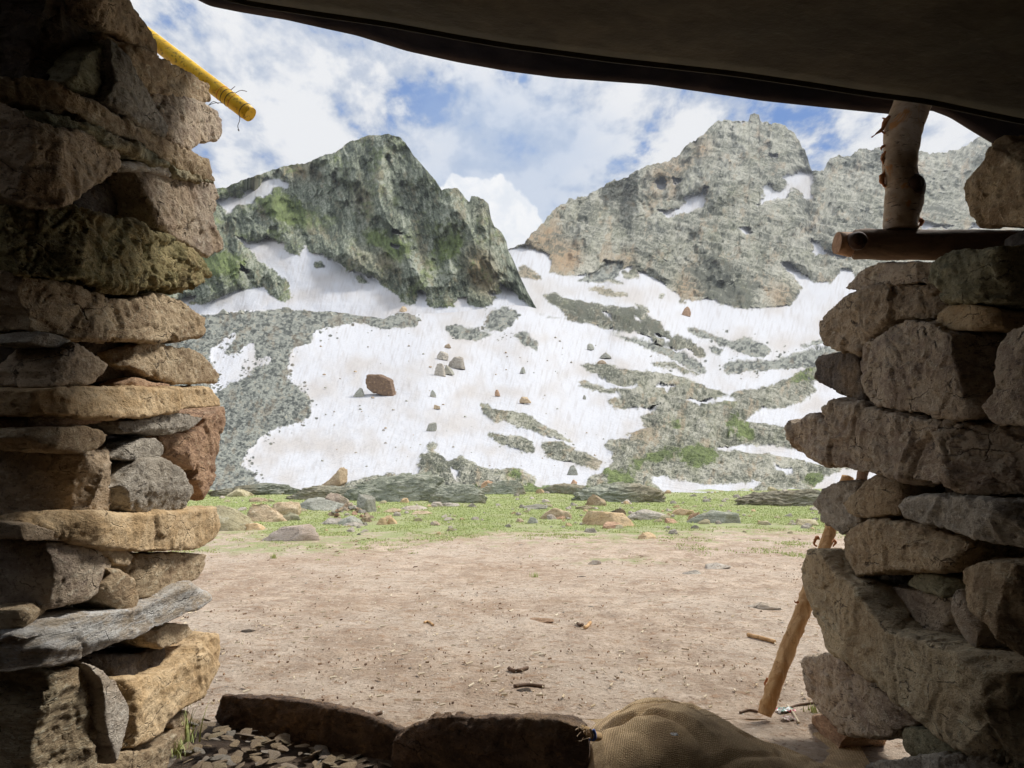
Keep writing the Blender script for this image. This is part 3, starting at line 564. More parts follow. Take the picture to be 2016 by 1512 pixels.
def rock_from_rings(name, rings, voxel, preset, seed, front, size, label=None, cat=None, group=None, cuts=5, bedv=None, amp=1.0, parent=None, cutk=0.86):
    """rings of the same length from front to back -> closed solid -> chipped, weathered stone"""
    bm = bmesh.new(); R = [[bm.verts.new(p) for p in r] for r in rings]
    bm.faces.new(R[0]); bm.faces.new(R[-1][::-1])
    for a, b in zip(R[:-1], R[1:]):
        n = len(a)
        for i in range(n): bm.faces.new((a[i], b[i], b[(i + 1) % n], a[(i + 1) % n]))
    bmesh.ops.triangulate(bm, faces=[f for f in bm.faces if len(f.verts) > 4])
    bmesh.ops.recalc_face_normals(bm, faces=bm.faces)
    me = bpy.data.meshes.new('tmp'); bm.to_mesh(me); bm.free()
    o = bpy.data.objects.new('tmp', me); C.objects.link(o)
    md = o.modifiers.new('r', 'REMESH'); md.mode = 'VOXEL'; md.voxel_size = voxel; md.adaptivity = 0
    dg = bpy.context.evaluated_depsgraph_get(); ev = o.evaluated_get(dg); m2 = bpy.data.meshes.new_from_object(ev)
    bpy.data.objects.remove(o); bpy.data.meshes.remove(me)
    n = len(m2.vertices); V = np.zeros(n * 3, np.float32); m2.vertices.foreach_get('co', V); V = V.reshape(-1, 3).astype(float)
    c = V.mean(0); rs = np.random.RandomState(seed); f = np.asarray(front, float); f = f / np.linalg.norm(f)
    ra = PRE[preset][4] * amp; bed = PRE[preset][5]
    for k in range(cuts):              # split faces: flat breaks with their own tilt
        nn = f + rs.normal(size=3) * 0.42; nn /= np.linalg.norm(nn)
        s = (V - c) @ nn; lim = s.max() * rs.uniform(cutk, 0.99); ex = np.clip(s - lim, 0, None); V -= ex[:, None] * nn * 0.9
    m2.vertices.foreach_set('co', V.astype(np.float32).ravel()); m2.update()
    N = np.zeros(n * 3, np.float32); m2.vertices.foreach_get('normal', N); N = N.reshape(-1, 3).astype(float)
    if bedv is None: bedv = np.array([0.05, 0.1, 1.0])
    bedv = bedv / np.linalg.norm(bedv); u = (V - c) @ bedv; S = size
    q = V / S + seed * 1.37
    warp = perlin(q * 1.6) * 0.25
    lay = perlin(p3(u / S * 7 + warp * 2 + seed, q[:, 0] * 0.7, q[:, 1] * 0.7)); lay2 = perlin(p3(u / S * 17 + warp * 5 + seed, q[:, 0] * 1.3, q[:, 1] * 1.3))
    d = 0.008 * perlin(q * 1.7) + 0.005 * perlin(q * 4.1) + ra * (0.003 * (1 - 2 * np.abs(perlin(q * 8.3))) + 0.003 * perlin(q * 15) + 0.0025 * perlin(q * 31))
    d += bed * (0.007 * lay + 0.006 * lay2)
    wq = warp[:, None] * 0.6 + np.stack([perlin(q * 5), perlin(q * 5 + 9), perlin(q * 5 + 19)], -1) * 0.12
    sc3 = np.array([1.0, 1.0, 1.35])
    for fk, fa in ((1.2, 0.022), (3.0, 0.016 * ra), (7.0, 0.013 * ra), (15.0, 0.0075 * ra), (33.0, 0.0035 * ra)):
        tl, idv, ed = facets(q * sc3 * fk + wq * fk + seed); d += fa * (0.95 * tl + 0.45 * idv) - 0.30 * fa * np.clip(1 - ed / 0.06, 0, 1)
    V += N * (d * S)[:, None] * 1.0
    o_c = V.mean(0); m2.vertices.foreach_set('co', (V - o_c).astype(np.float32).ravel())
    m2.polygons.foreach_set('use_smooth', np.ones(len(m2.polygons), bool)); m2.update(); m2.name = name; m2.materials.clear(); m2.materials.append(stone_mat(preset))
    ob = bpy.data.objects.new(name, m2); C.objects.link(ob); ob.location = o_c
    if parent is not None: ob.parent = parent
    return tag(ob, label, cat, group)

_seed = [10]
def wall_stone(side, poly, preset, label, off=0.0, T=0.26, xc=None, bul=0.20, name='wall_stone', cat='stone', cuts=5, amp=1.0, voxel=0.0058, slope=0.0, bed=None, group=None):
    """a stone of the door jamb: outline on the jamb plane (x = +-1), body running back into the wall"""
    _seed[0] += 1; sd = _seed[0]; sg = -1.0 if side == 'L' else 1.0; Xp = sg * (1.0 + off)
    if xc is None: xc = 70 if side == 'L' else 1955
    P = polish(poly, 16.0); q = np.clip(P[:, 0], xc, 3000) if side == 'L' else np.clip(P[:, 0], -99, xc)
    xr, yr, zr = ray(q, P[:, 1]); dj = Xp / xr * yr                  # depth where this pixel's ray meets the jamb
    base = at(P[:, 0], P[:, 1], dj); c = base.mean(0)
    h = base[:, 2].max() - base[:, 2].min(); wd = max(np.ptp(base[:, 1]), np.ptp(base[:, 0])); S = math.sqrt(h * max(wd, h * 0.6))
    frac = np.mean((P[:, 0] < xc) if side == 'L' else (P[:, 0] > xc)); ext = np.array([sg * (1 - 0.75 * frac), 0.9 * frac + 0.10, 0]); ext /= np.linalg.norm(ext)
    front = np.array([-sg, -0.35, 0.05]); b = bul * min(h, wd) * 0.5
    r0 = c + (base - c) * 0.94 + np.array([-sg, -0.1, 0]) * b
    r1 = c + (base - c) * 0.99 + np.array([-sg, 0, 0]) * b * 0.75
    r2 = base; r3 = base + ext * T * 0.45; r4 = c + (base - c) * 0.82 + ext * T
    bv = None if bed is None else np.array(bed, float)
    return rock_from_rings(name, [r0, r1, r2, r3, r4], voxel, preset, sd, front, S, label, cat,
                           group or ('stones of the left door jamb' if side == 'L' else 'stones of the right door jamb'), cuts, bv, amp)
LJ = [
 ([(160,-70),(225,-70),(240,5),(275,43),(299,83),(303,114),(251,86),(232,65),(215,60),(185,36)],'brown','pitted upright stone at the very top of the left jamb, behind it the yellow pipe',.01,.2),
 ([(230,62),(251,82),(304,112),(367,146),(402,165),(404,198),(390,205),(347,194),(281,178),(258,146),(240,109)],'tan','flat brown slab the yellow pipe rests against, near the top of the left jamb',.0,.22),
 ([(224,71),(242,106),(258,142),(281,179),(298,212),(321,251),(318,271),(291,258),(262,243),(232,218),(212,195),(222,159),(216,120),(222,90)],'grey','pale pointed wedge stone with fluted face below the yellow pipe',-.02,.12),
 ([(137,160),(158,108),(200,82),(222,84),(222,120),(222,159),(214,200),(180,190),(150,175)],'green','greenish shadowed stone left of the pale pointed wedge',.02,.2),
 ([(283,176),(347,191),(394,207),(432,228),(430,246),(420,275),(374,284),(356,297),(325,284),(310,262),(298,212)],'mauve','grey stone with bark-like grooves sticking out under the pipe slab',.0,.24),
 ([(76,155),(86,150),(132,178),(185,208),(245,240),(291,257),(357,297),(405,317),(407,337),(420,357),(380,349),(331,326),(288,300),(232,270),(185,250),(149,222),(116,212),(79,182)],'tan','long tan slab slanting down to the right beneath the grooved stone',-.01,.22),
 ([(119,222),(149,232),(212,263),(281,292),(318,320),(380,350),(419,360),(347,352),(331,328),(298,325),(258,308),(198,287),(159,270),(122,245)],'green','thin greenish slate tucked under the long slanting tan slab',-.03,.18),
 ([(225,320),(288,319),(331,325),(339,337),(331,347),(291,339),(251,333)],'schist','small splintered chip of slate on top of the cracked mauve block',-.02,.12),
 ([(-30,180),(50,228),(99,248),(159,262),(195,273),(218,294),(226,331),(185,358),(149,382),(116,404),(60,399),(-30,380)],'brown','large shadowed boulder with a pointed end at the upper left',-.01,.3),
 ([(263,334),(291,341),(364,354),(412,357),(418,384),(404,422),(412,450),(430,476),(430,493),(397,508),(363,489),(317,465),(292,443),(284,400),(272,360)],'mauve','mauve upright block with a vertical crack, highest big block on the jamb edge',.0,.26),
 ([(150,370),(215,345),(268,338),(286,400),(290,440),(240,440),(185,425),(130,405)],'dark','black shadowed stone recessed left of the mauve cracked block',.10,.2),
 ([(30,413),(66,398),(93,397),(116,404),(185,426),(248,441),(314,463),(364,488),(397,507),(403,542),(387,560),(347,569),(231,568),(149,553),(66,536),(43,512),(22,440)],'moss','big mossy pitted slab bulging out at mid height of the left jamb',-.02,.3),
 ([(-20,530),(66,545),(132,558),(165,570),(198,584),(248,587),(291,575),(317,577),(364,603),(406,628),(405,642),(387,661),(347,673),(281,672),(198,669),(132,662),(83,648),(79,611),(40,575)],'tan','tan slab with a hollowed top and yellow lichen, under the mossy slab',-.01,.3),
 ([(63,674),(83,650),(112,659),(145,671),(112,686)],'grey','small grey flake wedged above the reddish cube stone',.0,.12),
 ([(145,672),(175,695),(206,719),(198,736),(182,759),(99,762),(108,742),(104,731),(112,711),(132,688)],'brown','small reddish cube-shaped stone standing on the orange slab',-.02,.14),
 ([(250,690),(290,672),(327,677),(380,692),(413,715),(427,737),(422,754),(331,755),(290,740),(245,715)],'tan','smooth grey-tan wedge block with fine cracks above the orange slab',.0,.24),
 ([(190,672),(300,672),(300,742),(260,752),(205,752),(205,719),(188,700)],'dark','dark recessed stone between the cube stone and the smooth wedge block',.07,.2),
 ([(251,758),(271,743),(304,753),(331,755),(343,762),(281,767)],'rust','curled thin flake lying on the orange slab',-.01,.1),
 ([(86,767),(149,760),(241,758),(281,764),(331,765),(410,759),(427,783),(433,800),(380,804),(324,812),(291,819),(248,824),(165,822),(93,814)],'sand','straight orange sandstone slab with square left end, middle of the left jamb',-.03,.3),
 ([(-30,835),(93,816),(165,824),(250,826),(160,836),(60,848),(-30,862)],'rust','dark reddish ledge running left below the orange slab',.03,.22),
 ([(69,861),(79,843),(165,838),(198,849),(216,859),(207,876),(185,884),(155,892),(109,887),(86,871)],'tan','lumpy tan stone lying on top of the big dark block',-.03,.18),
 ([(-30,872),(83,882),(152,891),(205,881),(216,890),(219,965),(213,1006),(185,1008),(99,1017),(-30,1026)],'brown','big dark square block with a bright chipped right edge',-.01,.3,180),
 ([(231,831),(288,825),(331,811),(370,814),(397,823),(382,840),(364,850),(324,858),(251,851)],'grey','folded grey stone with wavy layers beneath the orange slab',-.02,.2),
 ([(388,822),(433,799),(432,833),(421,869),(413,905),(413,939),(398,965),(387,990),(367,945),(375,925),(357,925),(330,892),(322,859),(355,850),(382,838)],'rust','tall rusty stone with a jagged outer edge, widest at its top',.05,.2),
 ([(228,902),(255,877),(281,863),(304,861),(321,876),(325,892),(318,903),(258,907)],'grey','fist-sized grey rock on top of the triangular boulder',-.01,.15),
 ([(222,965),(262,915),(275,905),(318,904),(351,925),(380,963),(386,992),(377,1001),(331,1006),(281,1012),(245,1003),(225,988)],'grey','triangular grey boulder beside the big dark block',-.02,.24),
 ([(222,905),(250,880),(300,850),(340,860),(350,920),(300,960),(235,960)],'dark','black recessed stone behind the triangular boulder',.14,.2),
 ([(117,1022),(159,1011),(245,1011),(284,1012),(364,1004),(419,998),(426,1035),(418,1058),(390,1082),(357,1084),(265,1088),(232,1080),(182,1076),(132,1056)],'sand','smooth rounded tan slab carrying the triangular boulder',-.03,.3),
 ([(-30,1025),(76,1036),(129,1052),(130,1064),(99,1066),(-30,1060)],'brown','thin brown plate left of the smooth rounded tan slab',-.01,.24,60),
 ([(-30,1064),(33,1062),(99,1070),(139,1070),(185,1083),(216,1098),(212,1116),(192,1138),(185,1168),(159,1185),(99,1199),(-30,1197)],'mauve','large dark purple boulder with a lit rough right face, lower left',-.01,.3,110),
 ([(179,1080),(198,1077),(238,1079),(264,1092),(251,1115),(222,1111),(212,1096)],'tan','small tan chip between the purple boulder and the slab above',-.02,.12),
 ([(206,1116),(232,1124),(258,1138),(267,1177),(261,1194),(238,1204),(212,1184),(198,1157),(216,1130)],'tan','flat tan diamond-shaped stone leaning above the blue-grey schist',-.03,.12),
 ([(253,1095),(298,1089),(402,1091),(400,1111),(385,1141),(351,1151),(298,1172),(268,1178),(262,1140)],'tan','brown wedge block with a dark notch, lying on the blue-grey schist',.0,.24),
 ([(-30,1268),(60,1242),(120,1223),(179,1210),(257,1199),(299,1180),(344,1159),(374,1147),(401,1148),(415,1162),(414,1180),(392,1193),(359,1211),(314,1232),(269,1253),(209,1277),(167,1298),(120,1310),(45,1327),(-30,1318)],'schist','long blue-grey layered schist slab rising to the right like driftwood',-.04,.3),
 ([(-30,1204),(39,1199),(54,1213),(49,1230),(39,1241),(-30,1243)],'tan','small tan stone at the left edge above the schist slab',-.02,.16),
 ([(290,1246),(329,1227),(374,1229),(382,1245),(353,1265),(317,1277),(296,1265)],'tan','small lumpy stone under the right end of the schist slab',.0,.2),
 ([(185,1295),(269,1287),(317,1270),(330,1305),(275,1333),(227,1349),(200,1329)],'dark','dark crumbling earthy stone under the middle of the schist slab',.05,.2),
 ([(239,1340),(262,1338),(338,1311),(383,1269),(404,1244),(424,1249),(423,1299),(415,1347),(401,1366),(371,1384),(350,1394),(323,1414),(308,1444),(269,1465),(233,1478),(240,1419),(251,1383),(258,1362)],'sand','large sandy rough block with a pointed top, lowest on the jamb edge',-.01,.3),
 ([(72,1328),(135,1314),(161,1317),(194,1344),(199,1389),(190,1419),(152,1464),(173,1491),(170,1550),(20,1550),(42,1449),(24,1416),(60,1400),(95,1375)],'layer','big layered flaking block in the bottom left corner',.0,.3),
 ([(161,1300),(194,1324),(221,1348),(242,1389),(240,1419),(225,1479),(215,1505),(204,1485),(191,1425),(189,1350)],'pale','pinkish narrow upright slab between the layered block and the sandy block',-.03,.08),
 ([(195,1550),(224,1482),(299,1470),(359,1428),(372,1436),(353,1460),(325,1490),(312,1550)],'tan','tan foot stone under the large sandy block',-.01,.26),
 ([(325,1424),(368,1398),(378,1413),(360,1430),(340,1436)],'brown','small brown stone poking out under the sandy block by the grass tuft',.0,.2),
 ([(-30,1390),(30,1420),(44,1470),(30,1550),(-30,1550)],'dark','dark stone in the very bottom left corner',.02,.2),
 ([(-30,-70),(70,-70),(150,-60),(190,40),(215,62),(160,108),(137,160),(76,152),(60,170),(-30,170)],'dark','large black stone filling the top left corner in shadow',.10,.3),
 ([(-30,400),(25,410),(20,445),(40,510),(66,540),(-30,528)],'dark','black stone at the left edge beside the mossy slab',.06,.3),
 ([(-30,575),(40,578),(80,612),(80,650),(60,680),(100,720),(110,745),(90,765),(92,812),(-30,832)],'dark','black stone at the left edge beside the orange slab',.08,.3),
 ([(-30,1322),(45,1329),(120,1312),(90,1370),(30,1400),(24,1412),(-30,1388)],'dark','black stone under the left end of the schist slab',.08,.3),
]
RJ = [
 ([(1981,264),(1999,276),(2040,282),(2060,455),(1975,445),(1941,446),(1926,425),(1917,397),(1912,361),(1932,339),(1959,312),(1959,288)],'tan','pale upright stone with vertical chisel-like grooves on top of the right wall',-.02,.25,2100),
 ([(1661,566),(1689,536),(1731,516),(1835,516),(1842,552),(1774,560),(1695,573)],'mauve','flat pinkish slab directly under the wooden beam',.0,.26),
 ([(1835,522),(1874,490),(2060,478),(2060,592),(1900,594),(1857,592),(1866,572),(1838,556)],'green','dark green-stained block supporting the beam from the right',-.04,.3),
 ([(1620,639),(1626,622),(1662,593),(1698,571),(1745,557),(1847,561),(1862,588),(1847,624),(1798,629),(1758,634),(1732,657),(1702,696),(1659,691),(1629,680),(1621,657)],'brown','rounded brown boulder below the flat pinkish slab',.0,.28),
 ([(1843,643),(1851,616),(1874,600),(1913,599),(1960,609),(1975,648),(1864,651)],'sand','small yellowish stone between the green block and the mottled boulder',-.02,.2),
 ([(1701,683),(1732,660),(1771,634),(1798,629),(1844,634),(1890,656),(1898,705),(1912,748),(1920,781),(1940,812),(1910,826),(1864,826),(1818,812),(1780,812),(1732,796),(1708,776),(1699,728)],'mauve','large mottled upright boulder in the middle of the right jamb',-.03,.26),
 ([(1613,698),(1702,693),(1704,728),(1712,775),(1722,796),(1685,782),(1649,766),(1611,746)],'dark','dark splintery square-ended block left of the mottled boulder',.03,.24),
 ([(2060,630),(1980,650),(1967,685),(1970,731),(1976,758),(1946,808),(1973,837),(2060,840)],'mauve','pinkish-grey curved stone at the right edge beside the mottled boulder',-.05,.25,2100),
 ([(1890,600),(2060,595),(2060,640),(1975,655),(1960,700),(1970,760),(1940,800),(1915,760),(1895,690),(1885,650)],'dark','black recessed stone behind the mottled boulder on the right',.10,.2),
 ([(1541,860),(1566,832),(1609,817),(1632,822),(1636,804),(1655,791),(1685,793),(1732,801),(1781,813),(1851,823),(1930,844),(2060,846),(2060,988),(1930,971),(1864,957),(1798,948),(1738,938),(1659,921),(1609,901),(1560,878)],'mauve','very long thick slab jutting furthest into the doorway from the right wall',-.03,.34,2000),
 ([(1607,992),(1627,961),(1648,950),(1696,947),(1712,966),(1700,1008),(1700,1030),(1664,1054),(1643,1038),(1622,1028),(1618,1008)],'grey','grey stone in front of the leaning stick, under the long jutting slab',.03,.2),
 ([(1662,990),(1680,976),(1701,947),(1712,937),(1730,937),(1768,947),(1771,982),(1766,1012),(1725,1020),(1685,1017),(1667,1009)],'tan','small blocky tan stone of stacked cubes beside the grey stone',-.03,.14),
 ([(1771,995),(1791,979),(1844,974),(1897,976),(1950,982),(2060,998),(2060,1100),(1950,1070),(1870,1044),(1818,1030),(1781,1017)],'grey','long tapering blue-grey stone under the long jutting slab',-.04,.26,2000),
 ([(1660,1061),(1680,1040),(1720,1022),(1754,1025),(1833,1041),(1876,1058),(1902,1073),(1886,1111),(1870,1124),(1791,1124),(1738,1129),(1691,1136),(1675,1121),(1664,1085)],'tan','mottled tan boulder resting on the big diagonal slab',-.02,.28),
 ([(1575,1079),(1631,1082),(1673,1132),(1700,1147),(1739,1203),(1769,1239),(1858,1267),(2060,1325),(2060,1560),(1950,1502),(1906,1480),(1829,1421),(1754,1361),(1688,1310),(1649,1283),(1631,1240),(1606,1171),(1585,1114)],'flag','huge greenish slab slanting diagonally down across the right corner',-.04,.14,2000),
 ([(1631,1080),(1668,1084),(1692,1136),(1708,1150),(1690,1146),(1673,1130)],'brown','rough broken top end of rock beside the pointed corner of the diagonal slab',.05,.12),
 ([(1700,1148),(1775,1153),(1829,1168),(1882,1174),(1884,1251),(1870,1262),(1841,1259),(1778,1244),(1749,1209)],'mauve','crumbly shadowed stone behind the upper edge of the diagonal slab',.05,.24),
 ([(1777,1147),(1799,1130),(1835,1129),(1873,1138),(1890,1156),(1860,1176),(1814,1164)],'green','small greenish stone below the mottled tan boulder',.0,.2),
 ([(1893,1126),(1930,1108),(2060,1108),(2060,1330),(1990,1280),(1966,1241),(1924,1209),(1900,1180)],'tan','thick tan block at the right edge above the diagonal slab',-.07,.26,2000),
 ([(1875,1227),(1879,1180),(1890,1158),(1904,1178),(1924,1208),(1930,1240),(1918,1277),(1888,1253)],'pale','smooth pale grey stone tucked behind the thick tan block',-.02,.16),
 ([(1880,1060),(2060,1095),(2060,1112),(1930,1112),(1893,1130),(1880,1150)],'dark','black recessed stone under the tapering blue-grey stone',.08,.2),
 ([(1581,1299),(1607,1290),(1649,1283),(1667,1296),(1733,1349),(1793,1394),(1816,1418),(1771,1439),(1768,1457),(1667,1448),(1631,1412),(1600,1370)],'mauve','pinkish-brown block with a pale top wedged under the diagonal slab',-.02,.26),
 ([(1602,1408),(1625,1405),(1663,1448),(1651,1480),(1607,1452)],'rust','small pink stone at the foot of the right jamb behind the sack',.02,.16),
 ([(1768,1438),(1799,1430),(1864,1445),(1908,1480),(1858,1494),(1799,1488)],'green','flat greenish stone under the lower edge of the diagonal slab',-.02,.2),
 ([(1690,1560),(1720,1500),(1790,1492),(1860,1484),(1925,1492),(1975,1560)],'grey','grey foot stone in the bottom right corner below the diagonal slab',-.03,.22),
]
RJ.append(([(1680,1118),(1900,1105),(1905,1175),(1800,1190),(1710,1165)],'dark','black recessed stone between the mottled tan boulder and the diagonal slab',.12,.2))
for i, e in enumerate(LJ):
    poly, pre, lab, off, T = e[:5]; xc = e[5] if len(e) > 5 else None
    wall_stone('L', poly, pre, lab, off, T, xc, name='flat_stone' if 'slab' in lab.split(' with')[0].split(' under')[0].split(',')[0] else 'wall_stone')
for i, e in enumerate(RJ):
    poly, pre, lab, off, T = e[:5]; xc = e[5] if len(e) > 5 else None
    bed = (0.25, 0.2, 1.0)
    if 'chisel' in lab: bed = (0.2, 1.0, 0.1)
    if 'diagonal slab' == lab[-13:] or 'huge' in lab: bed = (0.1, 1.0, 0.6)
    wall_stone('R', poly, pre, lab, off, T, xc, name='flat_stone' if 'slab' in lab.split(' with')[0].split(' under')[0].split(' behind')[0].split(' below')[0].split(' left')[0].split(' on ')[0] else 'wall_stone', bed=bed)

# ------------------------------------------------------------------ the hut behind the doorway stones: rubble walls, floor is the ground
def rubble_wall(name, x0, x1, y0, y1, z0, z1, label, step=0.035):
    nx, ny, nz = [max(2, int(abs(q) / step)) for q in (x1 - x0, y1 - y0, z1 - z0)]
    bm = bmesh.new(); bmesh.ops.create_cube(bm, size=1.0)
    for v in bm.verts: v.co = Vector(((x0 + x1) / 2 + v.co.x * (x1 - x0), (y0 + y1) / 2 + v.co.y * (y1 - y0), (z0 + z1) / 2 + v.co.z * (z1 - z0)))
    me = bpy.data.meshes.new(name); bm.to_mesh(me); bm.free()
    o = bpy.data.objects.new('tmp', me); C.objects.link(o); md = o.modifiers.new('r', 'REMESH'); md.mode = 'VOXEL'; md.voxel_size = step
    ev = o.evaluated_get(bpy.context.evaluated_depsgraph_get()); m2 = bpy.data.meshes.new_from_object(ev); bpy.data.objects.remove(o)
    n = len(m2.vertices); V = np.zeros(n * 3, np.float32); m2.vertices.foreach_get('co', V); V = V.reshape(-1, 3); N = np.zeros(n * 3, np.float32); m2.vertices.foreach_get('normal', N); N = N.reshape(-1, 3)
    b1, s1, i1 = cells(V * np.array([3.0, 3.0, 6.5]) + 0.3); d = 0.05 * (i1 - 0.7) - 0.05 * np.clip(1 - (s1 - b1) / 0.25, 0, 1)
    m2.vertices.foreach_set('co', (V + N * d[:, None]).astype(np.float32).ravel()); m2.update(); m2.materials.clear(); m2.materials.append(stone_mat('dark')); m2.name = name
    ob = bpy.data.objects.new(name, m2); C.objects.link(ob)
    return tag(ob, label, 'wall', kind='thing')
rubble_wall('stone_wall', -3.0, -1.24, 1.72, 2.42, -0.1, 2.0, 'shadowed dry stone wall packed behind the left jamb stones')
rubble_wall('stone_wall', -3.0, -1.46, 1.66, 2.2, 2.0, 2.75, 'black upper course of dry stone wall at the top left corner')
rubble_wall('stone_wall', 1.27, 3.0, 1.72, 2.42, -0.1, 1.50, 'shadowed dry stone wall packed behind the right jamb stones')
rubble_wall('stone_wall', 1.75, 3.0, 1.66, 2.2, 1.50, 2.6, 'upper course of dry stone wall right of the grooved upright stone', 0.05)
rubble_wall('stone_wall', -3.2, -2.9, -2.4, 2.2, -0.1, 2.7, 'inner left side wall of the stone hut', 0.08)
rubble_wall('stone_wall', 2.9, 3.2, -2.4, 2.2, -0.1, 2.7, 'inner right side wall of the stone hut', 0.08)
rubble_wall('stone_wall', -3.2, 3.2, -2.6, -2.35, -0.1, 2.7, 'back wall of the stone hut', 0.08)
# ================================================================== ROOF TARPAULIN
def cloth_mat(name, a, b_, sc_=18, weave=900):
    m, t, b = new_mat(name); co = t.node('ShaderNodeTexCoord').outputs['Object']
    n1 = t.noise(t.mapping(co, (0.8, 1.0, 1)), sc_ * .5, 7, 0.65); n2 = t.noise(co, 2.2, 5, 0.6)
    c = t.mix(t.ramp(n1, 0.38, 0.65), a, b_); c = t.mix(t.ramp(n2, 0.45, 0.62, 0, 0.6), c, tuple(q * 0.45 for q in a))
    t.put(b, 'Base Color', c); t.put(b, 'Normal', t.bump(n1, 0.5, 0.02)); b.inputs['Roughness'].default_value = 0.8; return m
matT = cloth_mat('olive_canvas', (0.068, 0.055, 0.036), (0.042, 0.034, 0.022)); matT2 = cloth_mat('dark_canvas', (0.075, 0.055, 0.05), (0.05, 0.04, 0.04))
HEM = [(-300,-230),(100,-105),(300,-45),(480,0),(620,22),(760,42),(900,68),(1000,85),(1200,112),(1450,140),(1600,162),(1700,178),(1830,195),(1920,214),(2016,234),(2200,262),(2500,300)]
EDG = [(-300,-330),(100,-150),(300,-55),(410,0),(470,12),(560,27),(640,45),(700,58),(800,89),(900,111),(1000,129),(1100,142),(1280,155),(1400,172),(1500,187),(1650,203),(1760,214),(1838,206),(1880,222),(1920,247),(1970,277),(2016,300),(2200,380),(2500,480)]
def curve_y(tab, x): return np.interp(x, [q[0] for q in tab], [q[1] for q in tab])
xs = np.linspace(-300, 2500, 420)
def smooth(a, k): return np.convolve(np.pad(a, k, mode='edge'), np.ones(2 * k + 1) / (2 * k + 1), 'valid')
hem = smooth(curve_y(HEM, xs), 4); edg = smooth(curve_y(EDG, xs), 1)
dH = 1.95; H0 = at(xs, hem, np.full(len(xs), dH))
rows = []
for k in range(5):                      # rolled hem: a fold as thick as a finger
    th = math.radians(200 - k * 55); r = 0.014
    q = H0.copy(); q[:, 1] += r * math.cos(th) + r; q[:, 2] += r * math.sin(th) + r * 0.4; rows.append(q)
rows = rows[::-1]
for y in np.linspace(1.91, -2.4, 90):
    q = H0.copy(); s = (dH - y); q[:, 1] = y; q[:, 0] = H0[:, 0] * (1 + 0.02 * s)
    sag = -0.05 * math.sin(min(s, 4.5) / 4.5 * math.pi) + 0.035 * s
    q[:, 2] = H0[:, 2] * (1 - 0.10 * min(s / 4.7, 1)) + sag + (2.05 - H0[:, 2]) * min(1, s / 3.0) * 0.6
    q[:, 2] += 0.012 * min(1, s * 2) * perlin(p3(q[:, 0] * 1.8, y * 3.2, 4.0)) + 0.010 * min(1, s * 3) * perlin(p3(q[:, 0] * 4 + y * 2.0, y * 9.0, 8.0))
    rows.append(q)
roof = link('roof_tarpaulin', mesh_np('roof_tarpaulin', np.concatenate(rows), grid_faces(len(rows), len(xs))), matT)
sol = roof.modifiers.new('thickness', 'SOLIDIFY'); sol.thickness = 0.004
tag(roof, 'sagging olive-brown canvas roof sheet stretched over the doorway', 'tarpaulin')
dE = 2.34; E0 = at(xs, edg, np.full(len(xs), dE)); E1 = at(xs, smooth(curve_y(HEM, xs), 8) - 60, np.full(len(xs), dE)); rows = []
for k, (dy, dz) in enumerate([(0.03, 0.02), (0.03, -0.002), (0.015, -0.012), (0.0, 0.0)]):
    q = E0.copy(); q[:, 1] += dy; q[:, 2] += dz; rows.append(q)
for s in np.linspace(0.06, 1, 14):
    q = E0 * (1 - s) + E1 * s; q[:, 1] += 0.03 * perlin(p3(xs / 190.0, s * 2.0, 3.0)) * s + 0.012 * perlin(p3(xs / 60.0, s * 5, 5.0)); rows.append(q)
for y in np.linspace(2.3, 0.4, 12):
    q = E1.copy(); q[:, 1] = y; q[:, 2] += 0.05 + 0.04 * (2.42 - y); rows.append(q)
flap = link('overhang_tarpaulin', mesh_np('overhang_tarpaulin', np.concatenate(rows), grid_faces(len(rows), len(xs))), matT2)
sol = flap.modifiers.new('thickness', 'SOLIDIFY'); sol.thickness = 0.004
tag(flap, 'dark outer canvas flap hanging beyond the brown roof sheet against the sky', 'tarpaulin')

# ------------------------------------------------------------------ yellow pipe with wire
m, t, b = new_mat('yellow_paint'); co = t.node('ShaderNodeTexCoord').outputs['Object']
n1 = t.noise(co, 14, 8, 0.7); n2 = t.noise(co, 70, 6, 0.7)
c = t.mix(t.ramp(n1, 0.42, 0.62), (0.80, 0.46, 0.015), (0.90, 0.58, 0.04)); c = t.mix(t.ramp(n2, 0.54, 0.62, 0, 0.75), c, (0.25, 0.13, 0.03))
t.put(b, 'Base Color', c); b.inputs['Roughness'].default_value = 0.45; matY = m
m, t, b = new_mat('wire'); t.put(b, 'Base Color', (0.08, 0.055, 0.045)); matW = m
m, t, b = new_mat('red_tape'); t.put(b, 'Base Color', (0.55, 0.10, 0.04)); matR = m
A = at(100, -75, 2.72); Bq = at(493, 226, 2.62); org = (A + Bq) / 2
rt = empty('yellow_pipe', A, 'weathered yellow pipe sticking out diagonally above the left jamb stones', 'pipe')
def rel(p): return np.asarray(p) - A
rad = 0.0285; pts = [rel(A + (Bq - A) * s) for s in np.linspace(0, 1, 40)]
n40 = len(pts); rr = np.full(n40, rad); rr[-1] = rad * 0.93
link('barrel', tube_mesh('pipe_barrel', pts, rr, 28, True, 0.015, 3), matY, rt)
for s, r_, mt in ((0.868, 1.03, matR), (0.885, 1.05, matW), (0.905, 1.05, matW), (0.922, 1.03, matR), (0.975, 1.04, matW)):
    link('wire_ring', tube_mesh('wire_ring', [rel(A + (Bq - A) * (s + q)) for q in (-0.002, 0, 0.002)], [rad * 0.99, rad * r_, rad * 0.99], 20, False), mt, rt)
